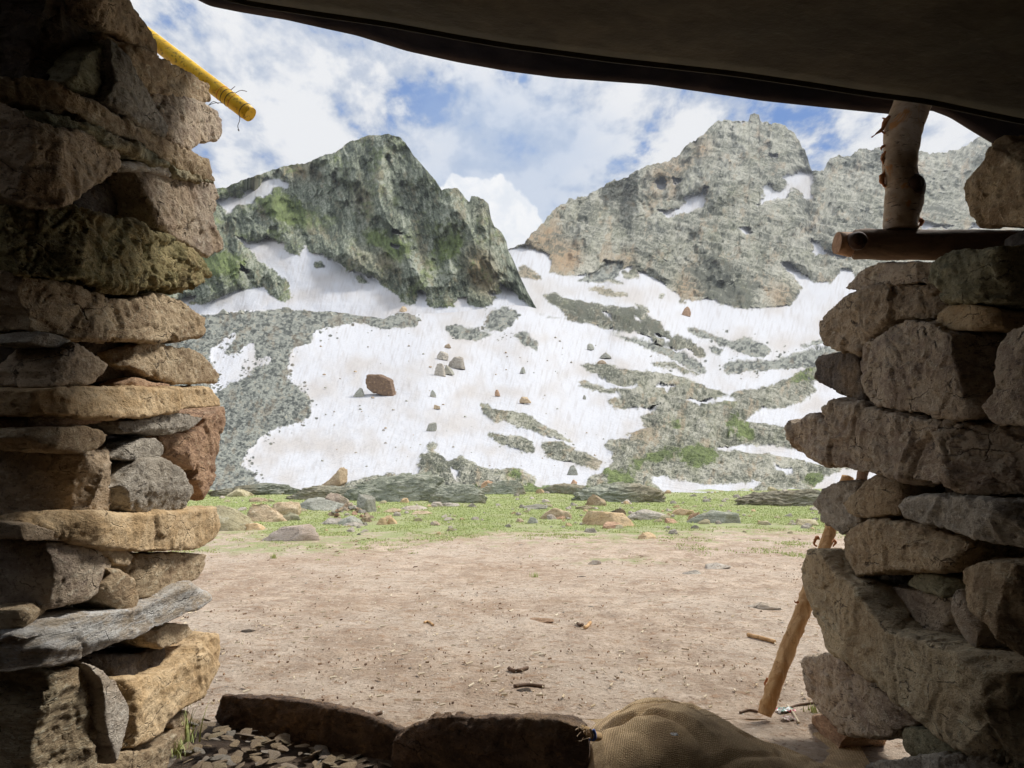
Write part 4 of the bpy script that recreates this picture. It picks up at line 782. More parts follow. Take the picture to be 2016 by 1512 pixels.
for q in ([(452,190),(462,184),(474,178),(486,180)],[(470,222),(472,236),(468,248),(471,258),(468,255)],[(456,196),(440,202),(422,203),(405,210)],[(430,204),(420,200),(410,208)],[(450,182),(458,174),(463,170)]):
    d = 2.63; P = spline([rel(at(a, b2, d)) for a, b2 in q], 14); link('loose_wire', tube_mesh('loose_wire', P, 0.0012, 6), matW, rt)

# ------------------------------------------------------------------ beam, birch post, leaning stick
def wood_mat(name, a, b_, c_, stretch=(1, 1, 8), sc_=10, bark=False):
    m, t, b = new_mat(name); co = t.node('ShaderNodeTexCoord').outputs['Object']
    cs = t.mapping(co, stretch); n1 = t.noise(cs, sc_, 8, 0.65, 0.6); n2 = t.noise(co, 38, 7, 0.7)
    c = t.mix(t.ramp(n1, 0.38, 0.62), a, b_); c = t.mix(t.ramp(n2, 0.55, 0.70, 0, 0.7), c, c_)
    if bark:                            # dark dashes across birch bark, ochre where it has peeled
        ln = t.noise(t.mapping(co, (1, 1, 4.5)), 34, 5, 0.6); c = t.mix(t.ramp(ln, 0.60, 0.67, 0, 0.85), c, (0.07, 0.045, 0.035))
        pe = t.noise(t.mapping(co, (1, 1, 1), (0, 0, 0), (2, 5, 1)), 9, 5, 0.6, 0.8); c = t.mix(t.ramp(pe, 0.60, 0.66), c, (0.50, 0.24, 0.09))
    t.put(b, 'Base Color', c); t.put(b, 'Normal', t.bump(t.math('ADD', n1, t.math('MULTIPLY', n2, 0.4)), 0.7, 0.008)); b.inputs['Roughness'].default_value = 0.75
    return m
matBk = wood_mat('birch_bark', (0.52, 0.40, 0.29), (0.40, 0.29, 0.19), (0.24, 0.16, 0.10), (1, 1, 1.5), 16, True)
matBm = wood_mat('peeled_log', (0.15, 0.095, 0.06), (0.22, 0.14, 0.085), (0.07, 0.045, 0.03), (0.15, 1, 1), 22)
matSt = wood_mat('stripped_wood', (0.62, 0.40, 0.20), (0.46, 0.26, 0.11), (0.28, 0.15, 0.06), (1.5, 1.5, 0.12), 26)
matEnd = wood_mat('cut_wood_end', (0.50, 0.30, 0.18), (0.36, 0.20, 0.11), (0.20, 0.11, 0.06), (1, 1, 1), 30)
matPeel = wood_mat('inner_bark', (0.55, 0.25, 0.10), (0.42, 0.16, 0.07), (0.20, 0.08, 0.05), (1, 1, 1), 30)
matKnot = wood_mat('wood_knot', (0.10, 0.055, 0.035), (0.06, 0.035, 0.025), (0.03, 0.02, 0.015), (1, 1, 1), 40)
dB = 2.2
bx = [(1655,482,2.28),(1690,481,2.26),(1760,482,2.24),(1850,483,2.22),(1950,484,2.20),(2060,485,2.18),(2200,486,2.16)]
bo = at(1655, 482, 2.28); bt = empty('wooden_beam', bo, 'dark round log laid across the right wall under the birch post', 'beam')
P = spline([at(*q) - bo for q in bx], 40); r = np.full(40, 0.046); r[0] = 0.040
link('log', tube_mesh('beam_log', P + np.array([0.035, 0, 0]), r, 32, True, 0.05, 5), matBm, bt)
e0 = np.array([at(1647, 479, 2.25) - bo, at(1660, 480, 2.25) - bo, at(1676, 481, 2.25) - bo])
link('split_end', tube_mesh('beam_end', e0, [0.034, 0.037, 0.036], 14, True, 0.16, 9), matEnd, bt)
kn = tube_mesh('beam_knot', [at(1688, 474, 2.215) - bo, at(1690, 474, 2.19) - bo, at(1691, 474, 2.185) - bo], [0.030, 0.024, 0.008], 14, True, 0.15, 4); link('knot', kn, matKnot, bt)

pq = [(1800,165,38),(1797,200,37.5),(1786,235,36),(1776,270,34.5),(1772,310,32.5),(1773,345,33),(1780,375,35),(1778,405,35),(1774,430,34),(1775,452,31)]
dPo = 2.235; po = at(1775, 452, dPo); pt = empty('birch_post', po, 'crooked birch branch post standing on the log and holding up the canvas', 'post')
P = spline([at(a, b2, dPo) - po for a, b2, _ in pq], 90); rr = np.interp(np.linspace(0, len(pq) - 1, 90), range(len(pq)), [q[2] for q in pq]) / F * dPo
link('trunk', tube_mesh('post_trunk', P, rr, 40, True, 0.10, 2), matBk, pt)
k = at(1797, 368, dPo - 0.03) - po
link('knot', tube_mesh('post_knot', [k + np.array([-0.004, 0.02, 0]), k + np.array([0.012, -0.012, 0]), k + np.array([0.018, -0.024, 0.0]), k + np.array([0.020, -0.021, 0.0])], [0.040, 0.036, 0.024, 0.006], 20, True, 0.16, 8), matKnot, pt)
def strip(name, q, d, w_, mat, par, o):
    P = spline([at(a, b2, d) - o for a, b2 in q], 12); ww = np.interp(np.linspace(0, 1, 12), [0, .3, 1], [w_, w_ * .8, w_ * .25])
    link(name, tube_mesh(name, P, ww, 7, True, 0.4, 6), mat, par)
for q, w_ in (([(1752,232),(1742,242),(1738,252),(1730,260),(1716,270)], .009), ([(1750,240),(1743,236),(1737,232)], .006), ([(1748,262),(1742,262),(1735,258)], .006), ([(1745,285),(1737,290),(1735,296)], .006), ([(1745,300),(1737,312),(1741,325)], .008), ([(1745,340),(1735,350),(1740,362),(1748,370)], .010), ([(1808,432),(1815,436),(1806,450)], .009), ([(1822,195),(1828,205),(1824,232)], .008)):
    strip('bark_strip', q, dPo, w_, matPeel, pt, po)

sq = [(1668,930,20),(1655,975,19),(1640,1020,18.5),(1628,1062,18),(1606,1120,21),(1590,1170,23),(1572,1225,24),(1548,1285,24),(1528,1340,22),(1512,1385,20),(1506,1408,17)]
dS = [2.95, 2.93, 2.91, 2.89, 2.86, 2.83, 2.80, 2.77, 2.74, 2.72, 2.71]
so = at(1506, 1408, 2.71); stt = empty('leaning_stick', so, 'stripped orange-brown stick leaning outside the right jamb with its foot on the ground', 'stick')
P = spline([at(q[0], q[1], d) - so for q, d in zip(sq, dS)], 80); foot_g = float(ground_h(np.array([so[0]]), np.array([so[1]]))[0]); P[:, 2] += (foot_g - so[2] + 0.0) * np.linspace(1, 0, 80) ** 3; rr = np.interp(np.linspace(0, 10, 80), range(11), [q[2] for q in sq]) / F * 2.8 * 0.62
link('shaft', tube_mesh('stick_shaft', P, rr, 26, True, 0.24, 12), matSt, stt)
for q, w_ in (([(1612,1058),(1607,1060),(1603,1070),(1608,1076)], .008), ([(1640,1064),(1645,1068),(1640,1076)], .007), ([(1572,1185),(1567,1186),(1564,1182)], .005), ([(1512,1335),(1506,1345),(1508,1352)], .006)):
    strip('bark_strip', q, 2.80, w_, matPeel, stt, so)
s2 = at(1700, 1000, 2.95); st2 = empty('stake', s2, 'thin grey-brown stake glimpsed through the gap under the long jutting slab', 'stake')
link('shaft', tube_mesh('stake_shaft', spline([at(1705, 900, 3.0) - s2, at(1697, 940, 3.0) - s2, at(1692, 1000, 3.0) - s2, at(1690, 1380, 2.9) - s2], 30), 0.02, 14, True, 0.15, 4), matBm, st2)

# ------------------------------------------------------------------ threshold stones
def front_stone(poly, depth, ext, preset, label, name, cat, voxel, group=None, cuts=4, amp=1.0, scale_back=0.85, bulge=0.12, bed=None):
    _seed[0] += 1; P = polish(poly, 14.0); d = np.array([depth(x) for x in P[:, 0]]) if callable(depth) else np.full(len(P), float(depth))
    base = at(P[:, 0], P[:, 1], d); c = base.mean(0); h = np.ptp(base[:, 2]); wd = np.ptp(base[:, 0]); S = math.sqrt(h * wd); ext = np.array(ext, float)
    r0 = c + (base - c) * 0.84 + np.array([0, -1, 0]) * bulge * h; r2 = base + ext * 0.5; r3 = c + (base - c) * scale_back + ext
    return rock_from_rings(name, [r0, base, r2, r3], voxel, preset, _seed[0], (0.1, -1, 0.3), S, label, cat, group, cuts, bed, amp)
thr = lambda x: 2.62 - (x - 435) / 715.0 * 0.55
g = 'stones of the threshold'
front_stone([(432,1392),(440,1371),(560,1376),(640,1385),(700,1400),(760,1425),(800,1440),(792,1475),(780,1540),(640,1540),(520,1480),(440,1440),(420,1415)], thr, (-0.02,0.16,-0.036), 'umber', 'left threshold stone with a pale top, dark side facing the hut', 'threshold_stone', 'stone', .0072, g, cuts=2, bulge=0.04)
front_stone([(775,1452),(810,1428),(850,1410),(900,1408),(980,1412),(1060,1415),(1150,1418),(1160,1450),(1160,1600),(790,1600),(770,1480)], lambda x: thr(x) - 0.06, (0.02,0.16,-0.040), 'umber', 'right threshold stone with thin layers, touching the burlap sack', 'threshold_stone', 'stone', .0072, g, cuts=2, bulge=0.04)
# ================================================================== BURLAP SACK
m, t, b = new_mat('burlap'); co = t.node('ShaderNodeTexCoord').outputs['UV']
wv1 = t.node('ShaderNodeTexWave', wave_type='BANDS', bands_direction='X'); t.put(wv1, 'Vector', co); t.put(wv1, 'Scale', 58); t.put(wv1, 'Distortion', 5.0); t.put(wv1, 'Detail', 3); t.put(wv1, 'Detail Scale', 2.5)
wv2 = t.node('ShaderNodeTexWave', wave_type='BANDS', bands_direction='Y'); t.put(wv2, 'Vector', co); t.put(wv2, 'Scale', 46); t.put(wv2, 'Distortion', 6.0); t.put(wv2, 'Detail', 3); t.put(wv2, 'Detail Scale', 2.0)
ob = t.node('ShaderNodeTexCoord').outputs['Object']
wea = t.math('MULTIPLY', wv1.outputs['Fac'], wv2.outputs['Fac']); nn = t.noise(ob, 9, 6, 0.65); nf = t.noise(ob, 220, 4, 0.7)
c = t.mix(t.ramp(wea, 0.05, 0.6), (0.48, 0.33, 0.17), (0.78, 0.60, 0.38)); c = t.mix(t.ramp(nn, 0.42, 0.62, 0, 0.7), c, (0.30, 0.20, 0.11)); c = t.mix(t.ramp(nf, 0.5, 0.7, 0, 0.5), c, (0.66, 0.49, 0.30))
t.put(b, 'Base Color', c); t.put(b, 'Normal', t.bump(t.math('ADD', wea, t.math('MULTIPLY', nf, 0.5)), 0.8, 0.004)); b.inputs['Roughness'].default_value = 0.95
matBur = m
OUT = [(1120,1560),(1140,1500),(1152,1455),(1160,1425),(1180,1397),(1210,1372),(1245,1353),(1280,1343),(1310,1342),(1345,1347),(1380,1358),(1415,1376),(1450,1398),(1480,1414),(1520,1428),(1570,1448),(1620,1474),(1680,1510),(1740,1560)]
nu, nv = 260, 200; U = np.linspace(0, 1, nu); Vv = np.linspace(0, 1, nv)
ox = np.interp(np.linspace(0, len(OUT) - 1, nu), range(len(OUT)), [q[0] for q in OUT]); oy = smooth(np.interp(np.linspace(0, len(OUT) - 1, nu), range(len(OUT)), [q[1] for q in OUT]), 3)
# height profile of the sack's back ridge (world), swept forward and down towards the hut and back to the ground outside
D0 = 2.18; R0 = at(ox, oy, np.full(nu, D0)); rows = []
zt = np.clip(R0[:, 2], 0.005, None); x_ = R0[:, 0]
for v in Vv:
    th = v * math.pi; y = D0 + 0.05 + 0.50 * (-math.cos(th)) * (1 if v > .5 else 0.72); s = math.sin(th) ** 0.62 if 0 < v < 1 else 0.0
    Ly = np.clip(EYE - (oy - HZ) / F * y, 0.004, None); q = np.stack([x_ * (0.5 + 0.5 * y / D0), np.full(nu, y), Ly * s * (0.97 if v < .5 else 0.97 + .03 * s)], -1)
    wr = 0.010 * perlin(p3(x_ * 7, y * 9, 2.0)) + 0.030 * (-np.clip(1 - 5 * np.abs(perlin(p3(x_ * 3.3 + y * 2.4, y * 3.2, 5.0))), 0, 1)) - 0.016 * np.clip(1 - 5 * np.abs(perlin(p3(x_ * 6.3 - y * 3.4, y * 5.2, 8.0))), 0, 1) - 0.02 * (1 + perlin(p3(x_ * 4, y * 4, 11.0))) + 0.004 * perlin(p3(x_ * 22, y * 26, 3.0))
    q[:, 2] += wr * np.clip(zt / 0.30, 0, 1) * s; rows.append(q)
V = np.concatenate(rows); me = mesh_np('sack_cloth', V - np.array([0.45, 2.05, 0]), grid_faces(nv, nu))
uv = me.uv_layers.new(name='UVMap'); li = np.zeros(len(me.loops), np.int32); me.loops.foreach_get('vertex_index', li)
uvv = np.stack([np.tile(np.linspace(0, 1, nu), nv), np.repeat(np.linspace(0, 1.3, nv), nu)], -1)[li]; uv.data.foreach_set('uv', uvv.astype(np.float32).ravel())
sk = empty('burlap_sack', (0.45, 2.05, 0), 'tan burlap sack lying in a mound over the threshold at bottom right', 'sack')
link('cloth', me, matBur, sk)
m, t, b = new_mat('blue_twine'); t.put(b, 'Base Color', (0.10, 0.16, 0.42)); mTw = m
m, t, b = new_mat('jute_twine'); t.put(b, 'Base Color', (0.42, 0.31, 0.20)); mJu = m
o_ = np.array([0.45, 2.05, 0])
link('tied_corner', tube_mesh('tied_corner', spline([at(1178, 1452, 1.98) - o_, at(1164, 1446, 1.96) - o_, at(1152, 1436, 1.95) - o_, at(1146, 1428, 1.95) - o_], 14), np.linspace(0.011, 0.005, 14), 12, True, 0.5, 3), matBur, sk)
for q in ([(1168,1436),(1172,1446),(1170,1456),(1160,1456)], [(1162,1434),(1166,1446),(1164,1458)]):
    link('twine', tube_mesh('twine', spline([at(a, c2, 1.93) - o_ for a, c2 in q], 12), 0.0035, 6), mTw if q[0][0] == 1168 else mJu, sk)
rs = np.random.RandomState(5)
for k in range(10):
    a = 1150 + rs.uniform(-6, 14); c2 = 1430 + rs.uniform(-6, 26)
    link('frayed_thread', tube_mesh('frayed_thread', spline([at(a, c2, 1.94) - o_, at(a - rs.uniform(2, 10), c2 + rs.uniform(-8, 8), 1.93) - o_, at(a - rs.uniform(4, 16), c2 + rs.uniform(-4, 14), 1.92) - o_], 8), 0.0010, 5), mJu, sk)

# ================================================================== LOOSE ROCKS
def gpos(px, py):                       # where an image pixel's ray meets the flat meadow
    d = EYE * F / max(py - HZ, 20.0)
    for _ in range(4):
        p = at(px, py, d); h = float(ground_h(np.array([p[0]]), np.array([p[1]]))[0]); d = (EYE - h) * F / max(py - HZ, 20.0) * 0.5 + d * 0.5 if d < 14 else d
    p = at(px, py, d); p[2] = float(ground_h(np.array([p[0]]), np.array([p[1]]))[0]); return p, d
def boulder_mesh(name, sx, sy, sz, seed, preset, sub=4, cut=10, rough=1.0, flat=0.35):
    bm = bmesh.new(); bmesh.ops.create_icosphere(bm, subdivisions=sub, radius=1.0); me = bpy.data.meshes.new(name); bm.to_mesh(me); bm.free()
    n = len(me.vertices); V = np.zeros(n * 3, np.float32); me.vertices.foreach_get('co', V); V = V.reshape(-1, 3).astype(float); r = np.random.RandomState(seed)
    V *= 1 + 0.22 * perlin(V * 0.9 + seed)[:, None]
    for k in range(cut):
        nn = r.normal(size=3); nn[2] = abs(nn[2]) * 0.8; nn /= np.linalg.norm(nn); lim = r.uniform(0.46, 0.78); s = V @ nn; V -= np.clip(s - lim, 0, None)[:, None] * nn
    s = V[:, 2]; V[:, 2] = np.where(s < -flat, -flat, s)
    N = V / (np.linalg.norm(V, axis=1)[:, None] + 1e-6); q = V + seed * 2.1
    V += N * (0.05 * perlin(q * 2.6) + rough * 0.030 * (1 - 2 * np.abs(perlin(q * 5.0))) + rough * 0.014 * perlin(q * 11) + rough * 0.05 * facets(q * 2.3)[0] + rough * 0.03 * facets(q * 5.5)[0])[:, None]
    V[:, 2] += flat * 0.75; V = V / np.array([np.abs(V[:, 0]).max(), np.abs(V[:, 1]).max(), V[:, 2].max()]) * np.array([sx, sy, sz])
    me.vertices.foreach_set('co', V.astype(np.float32).ravel()); me.polygons.foreach_set('use_smooth', np.full(len(me.polygons), sub > 3, bool)); me.update(); me.materials.append(stone_mat(preset, 1.0 if name in ('pebble', 'stone_chip', 'meadow_stone', 'snow_stone', 'paper_bit', 'dung_patch', 'cairn_stone') else (0.12 if sx > 0.9 else (0.35 if sx > 0.2 else 1.0)))); return me
def rock(px, py, wpx, hpx, preset, label, name='rock', cat='rock', depth=None, seed=None, rot=0.0, aspect=0.8, group=None, sub=4, tilt=0.0, cut=10, rough=1.0):
    _seed[0] += 1; sd = seed or _seed[0]
    if depth is None: p, d = gpos(px, py)
    else: d = float(depth); p = at(px, py, d)
    k = d / F; sx = wpx * k / 2; sz = hpx * k; me = boulder_mesh(name, sx, sx * aspect, sz, sd, preset, sub, cut, rough)
    o = link(name, me); p = p.copy(); p[2] -= sz * 0.08; o.location = p; o.rotation_euler = (0, tilt, rot); return tag(o, label, cat, group)
rock(572,1059,122,32,'blush','long smooth pale boulder lying at the edge of the grass on the left','boulder','boulder', rot=0.1, aspect=0.45)
rock(428,1040,190,52,'yellow','broad yellowish rock slab beside the left jamb','boulder','boulder', rot=.2, aspect=.6)
rock(520,1022,100,34,'tan','square-edged grey-tan block behind the pale boulder','boulder','boulder', rot=.1)
rock(557,1013,70,30,'tan','block with a flat top touching the square-edged block','boulder','boulder', rot=.5)
rock(575,1022,52,16,'green','low greenish block in the grass right of the square-edged block')
rock(497,1040,50,14,'sand','small sandy slab in front of the yellowish slab')
rock(470,978,54,17,'yellow','yellowish rock behind the yellowish slab near the scree')
rock(515,985,50,9,'tan','low tan slab right of the far yellowish rock')
rock(640,1000,190,24,'slate','broad grey bedrock hump behind the cairn','boulder','boulder', aspect=.6)
rock(660,1000,60,34,'mauve','pinkish rock leaning behind the cairn','boulder','boulder', rot=.4)
rock(718,1006,48,38,'slate','dark square rock immediately right of the cairn','boulder','boulder')
rock(690,1030,54,18,'slate','dark flat rock in front of the cairn')
rock(655,1030,48,14,'grey','pale grey flat rock in front of the cairn on its left')
rock(697,1033,44,8,'grey','thin pale slab in front of the dark flat rock')
rock(752,1030,26,14,'sand','small sandy rock right of the dark flat rock'); rock(773,1029,24,14,'sand','twin of the small sandy rock, slightly larger and to its right')
rock(724,1025,18,9,'brown','small brown rock right of the cairn')
rock(768,1006,44,8,'tan','flat tan slab in the grass behind the sandy rocks'); rock(815,1001,60,7,'pale','long pale slab flush with the grass'); rock(830,1010,46,7,'tan','flat tan slab in the grass with a dark end')
rock(885,994,40,8,'grey','flat grey slab far back in the middle of the grass'); rock(858,1032,22,9,'mauve','small mauve rock in the middle of the grass edge'); rock(930,996,22,9,'grey','small grey rock at the back of the grass')
rock(962,962,34,22,'rust','squared orange-tan block at the far edge of the grass','boulder','boulder')
rock(1049,999,60,9,'slate','long dark slab lying flat in the grass near the middle'); rock(1094,1018,66,22,'tan','tan triangular outcrop in the grass','boulder','boulder', rot=.3)
rock(1105,1019,46,10,'rust','low rusty slab in front of the tan triangular outcrop'); rock(1047,1028,24,14,'slate','small dark rock left of the triangular outcrop'); rock(1022,1026,18,9,'brown','small brown rock beside the small dark rock')
rock(1172,994,44,24,'tan','pointed tan slab tilted up in the grass', rot=.6); rock(1150,1000,60,8,'green','flat greenish slab in front of the pointed tan slab')
rock(1200,1030,115,28,'sand','large sandy slab in the grass right of centre','boulder','boulder', rot=-.2, aspect=.7); rock(1215,1012,36,14,'dark','dark rock on the back of the large sandy slab')
rock(1206,1037,48,13,'rust','dark rusty slab in front of the large sandy slab'); rock(1219,1038,20,9,'yellow','small yellowish rock beside the dark rusty slab')
rock(1162,1045,30,9,'grey','pale grey flat stone in front of the sandy slabs'); rock(1270,1057,46,13,'sand','bright sandy stone nearest on the right of the grass'); rock(1324,1048,20,10,'grey','small grey stone right of the bright sandy stone')
rock(1285,1018,100,18,'grey','grey-brown flat slab group right of the large sandy slab'); rock(1340,1010,50,12,'sand','sandy rock behind the grey-brown flat slab'); rock(1318,1027,36,10,'rust','rusty rock in front of the grey-brown flat slab')
rock(1366,1026,30,22,'rust','reddish upright rock beside the blue-grey bedrock'); rock(1412,1026,120,26,'bedrock','blue-grey bedrock hump at the right of the grass','boulder','boulder', aspect=.7); rock(1445,1020,26,14,'slate','small blue-grey rock on the right end of the bedrock hump')
rock(1590,1030,60,12,'yellow','pale yellowish flat rock near the leaning stick'); rock(1505,1030,34,9,'yellow','small pale rock in the grass left of the yellowish flat rock')
rock(1408,1111,56,9,'pale','pale flat stone half buried in the dirt'); rock(1365,1124,44,8,'grey','second half-buried stone left of the pale flat one'); rock(1170,1105,26,8,'pale','small pale stone alone in the dirt right of centre')
rock(1505,1190,74,12,'pale','long pale flat stone in the dirt left of the leaning stick', rot=-.55, aspect=.3)
# smooth bedrock humps closing the meadow
for px, py, w_, h_, asp, lb in [(790,984,240,46,.35,'long smooth grey bedrock hump at the back of the meadow, highest left of centre'),(655,982,190,22,.4,'low grey bedrock hump left of the long smooth one, below the fin-shaped rock'),(900,988,120,30,.4,'grey-blue bedrock hump ending the long smooth one on the right'),(1000,972,120,22,.4,'low mossy bedrock hump at the back of the meadow near the centre'),(1110,972,130,18,.4,'low bedrock hump at the back of the meadow right of centre'),(1215,985,190,32,.4,'rounded bedrock hump left of the nearest snow patch'),(1560,992,230,24,.4,'bedrock hump behind the grass on the far right'),(500,975,200,20,.4,'stony hump at the foot of the grey scree')]:
    rock(px, py, w_, h_ * 1.35, 'bedrock', lb, 'bedrock_hump', 'rock outcrop', aspect=asp, sub=6, cut=2, rough=2.4)
# wedge and boulders on the snow
front_stone([(630,957),(648,945),(660,932),(671,919),(671,952),(664,958)], 25.0, (0.1,0.7,0), 'tan', 'pointed fin-shaped tan rock against the foot of the snow slope', 'boulder', 'boulder', 0.03)
dd_ = float(s_depth(745, 775)) * 0.985
front_stone([(722,738),(745,738),(768,749),(775,783),(735,774),(722,764),(720,750)], dd_, (0.1,2.0,0.3), 'umber', 'large orange-brown boulder alone on the snow slope', 'boulder', 'boulder', 0.07, cuts=0, bulge=0.02, scale_back=0.95)
rock(707,782,30,20,'slate','small dark rock heap left of the large orange-brown boulder', depth=dd_*1.0, name='boulder', cat='boulder')
for px, py, w_, h_, pr, lb in [(871,706,24,17,'grey','upper left rock of the cluster on the upper snow'),(901,723,38,24,'grey','largest rounded rock of the cluster on the upper snow'),(866,737,24,24,'grey','lower left rock of the cluster on the upper snow'),(882,735,26,18,'slate','lower middle rock of the cluster on the upper snow'),(882,684,14,9,'brown','smallest brown rock above the cluster on the upper snow'),(848,846,24,16,'slate','dark rock low on the snow above the meadow'),(852,780,14,14,'slate','narrow dark rock on the snow below the cluster'),(860,804,14,8,'tan','little tan rock under the narrow dark rock'),(1129,934,26,20,'slate','grey rock on the snow at the foot of the middle outcrop'),(1130,953,14,10,'rust','small orange rock at the meadow edge near the grey rock'),(1192,704,26,12,'slate','dark rock on the upper right snow'),(1185,716,20,8,'brown','brown rock just under the dark rock on the upper right snow'),(1162,687,16,12,'slate','small dark rock high on the snow left of the dark rock'),(1029,733,12,12,'slate','small dark rock on the snow right of the cluster'),(1034,792,24,12,'tan','rounded tan rock beside the middle outcrops'),(980,778,12,12,'rust','small orange rock on the snow slope'),(340,650,60,20,'slate','large grey rock on the moraine rim at the far left'),(1350,620,20,18,'rust','orange rock on the snow below the right mountain'),(1150,785,8,8,'slate','tiny rock on the snow right of the outcrops')]:
    rock(px, py, w_, h_, pr, lb, 'boulder', 'boulder', depth=float(s_depth(px, py)) * 0.99)
for px, py, w_, h_ in [(440,612,22,10),(475,612,16,8),(562,610,24,12),(600,612,16,10),(650,616,16,7),(710,622,14,7),(795,610,20,14),(520,614,14,7),(380,622,18,9),(826,626,10,5)]:
    rock(px, py + 5, w_, h_, 'slate' if px != 795 else 'tan', 'angular rock perched on the skyline of the grey moraine', 'boulder', 'boulder', depth=float(s_depth(px, py + 6)) * 0.99, group='rocks on the moraine rim', sub=3)
rs = np.random.RandomState(11); protoR = {}
def scatter_copy(key, mk, p, s, rz, label, cat, group, name):
    if key not in protoR:
        o = link(name, mk()); protoR[key] = o
    else: o = protoR[key].copy(); C.objects.link(o)
    o.location = p; o.scale = (s[0], s[1], s[2]); o.rotation_euler = (0, 0, rz); return tag(o, label, cat, group)
for k in range(110):                    # single stones melted out on the snow
    px = rs.uniform(620, 1200); py = rs.uniform(650, 930); d = float(s_depth(px, py))
    if samp(M_snowS, np.array([px]), np.array([py]))[0] < 0.9: continue
    w_ = rs.choice([2.5, 3.5, 5, 7]) * d / F; key = ('sn', k % 6)
    scatter_copy(key, lambda: boulder_mesh('snow_stone', 1, 0.8, 0.8, 300 + k % 6, ['slate', 'grey', 'brown'][k % 3], 2), at(px, py, d * 0.997), (w_ / 2, w_ / 2, w_ / 2), rs.uniform(0, 6), 'small dark stone lying alone on the snow slope', 'stone', 'stones scattered on the snow slope', 'snow_stone')
taken = 0
while taken < 270:                      # flat stones in the grass
    px = rs.uniform(430, 1640); py = 968 + 82 * rs.rand() ** 1.25; 
    if px < 640 and py > 1010: continue
    p, d = gpos(px, py); w_ = rs.choice([5, 7, 10, 14, 20], p=[.15, .3, .28, .19, .08]) * d / F; key = ('gr', taken % 12)
    pr = ['pale', 'pale', 'grey', 'yellow', 'sand', 'pale'][taken % 6]; sd = 400 + taken % 12
    scatter_copy(key, lambda: boulder_mesh('meadow_stone', 1, 0.8, 0.30, sd, pr, 3), p + np.array([0, 0, 0.002]), (w_ * .65, w_ * .65, w_ * 1.5), rs.uniform(0, 6), 'flat pale stone half sunk in the green meadow', 'stone', 'flat stones strewn in the meadow grass', 'meadow_stone'); taken += 1
for k in range(60):                     # pebbles on the bare earth
    px = rs.uniform(440, 1600); py = rs.uniform(1065, 1400); p, d = gpos(px, py); w_ = rs.choice([4, 6, 9]) * d / F
    scatter_copy(('pb', k % 6), lambda: boulder_mesh('pebble', 1, 0.7, 0.4, 500 + k % 6, ['pale', 'grey', 'tan'][k % 3], 2), p, (w_ / 2, w_ / 2, w_ / 2), rs.uniform(0, 6), 'small pebble on the bare trampled earth', 'pebble', 'pebbles on the bare earth', 'pebble')
# cairn: a heap of small stones, each its own
for k in range(34):
    a = rs.uniform(0, 6.28); lv = rs.rand() ** 1.4; r_ = (1 - lv) * 30; px = 687 + r_ * math.cos(a) * 1.5; py = 1020 + r_ * 0.15 * math.sin(a) - 26 * lv
    p = at(px, py, 10.9 + 0.25 * math.sin(a) * (1 - lv)); w_ = rs.uniform(9, 19) * 10.9 / F; kk = k % 8
    scatter_copy(('cr', kk), lambda: boulder_mesh('cairn_stone', 1, 0.8, 0.7, 600 + kk, ['brown', 'rust', 'grey', 'mauve', 'tan', 'slate', 'rust', 'brown'][kk], 3), p, (w_ / 2, w_ / 2, w_ / 2), rs.uniform(0, 6), 'small brown stone in the heaped cairn on the left of the meadow', 'stone', 'stones of the cairn', 'cairn_stone')
# stone chips on the hut floor by the left jamb
n_ = 0
while n_ < 130:
    px = rs.uniform(330, 860); py = rs.uniform(1405, 1512)
    if py < 1418 + (px - 380) * 0.17 - (0 if px > 420 else 10): continue
    dz = 0.045 * math.exp(-((px - 420) / 140.0) ** 2) + 0.01
    xr, yr, zr = ray(px, py); d = (dz - EYE) / zr * yr
    if d > thr(px) - 0.05 and px > 430: continue
    p = at(px, py, d); w_ = rs.uniform(.010, .034); kk = n_ % 9
    scatter_copy(('ch', kk), lambda: boulder_mesh('stone_chip', 1, 0.75, 0.16, 700 + kk, ['tan', 'tan', 'brown', 'pale', 'layer', 'tan', 'brown', 'mauve', 'grey'][kk], 3), p, (w_, w_, w_), rs.uniform(0, 6), 'broken stone chip in the litter beside the left threshold stone', 'stone chip', 'stone chips on the hut floor', 'stone_chip').rotation_euler = (rs.uniform(-.5, .5), rs.uniform(-.5, .5), rs.uniform(0, 6)); n_ += 1

# ================================================================== GRASS, STRAW, SMALL LITTER
def blades(name, base, hgt, wid, lean, mat, label, cat, kind='stuff', az=None):
    n = len(base); r = np.random.RandomState(3); a = r.uniform(0, 6.28, n); dx = np.cos(a) * wid; dy = np.sin(a) * wid; la = r.uniform(0, 6.28, n)
    lx = np.cos(la) * lean * hgt; ly = np.sin(la) * lean * hgt; z = base[:, 2]
    A = np.stack([base[:, 0] - dx, base[:, 1] - dy, z - .003], -1); B = np.stack([base[:, 0] + dx, base[:, 1] + dy, z - .003], -1)
    M1 = np.stack([base[:, 0] + lx * .4 + dx * .7, base[:, 1] + ly * .4 + dy * .7, z + hgt * .6], -1); T = np.stack([base[:, 0] + lx, base[:, 1] + ly, z + hgt * .95], -1)
    V = np.stack([A, B, M1, T], 1).reshape(-1, 3); Fc = np.arange(n)[:, None] * 4 + np.array([[0, 1, 2, 3]])
    o = link(name, mesh_np(name, V, Fc, False), mat); return tag(o, label, cat, kind=kind)
def leaf_mat(name, a, b_):
    m, t, b = new_mat(name); g_ = t.node('ShaderNodeNewGeometry'); c = t.mix(g_.outputs['Random Per Island'], a, b_); t.put(b, 'Base Color', c); return m
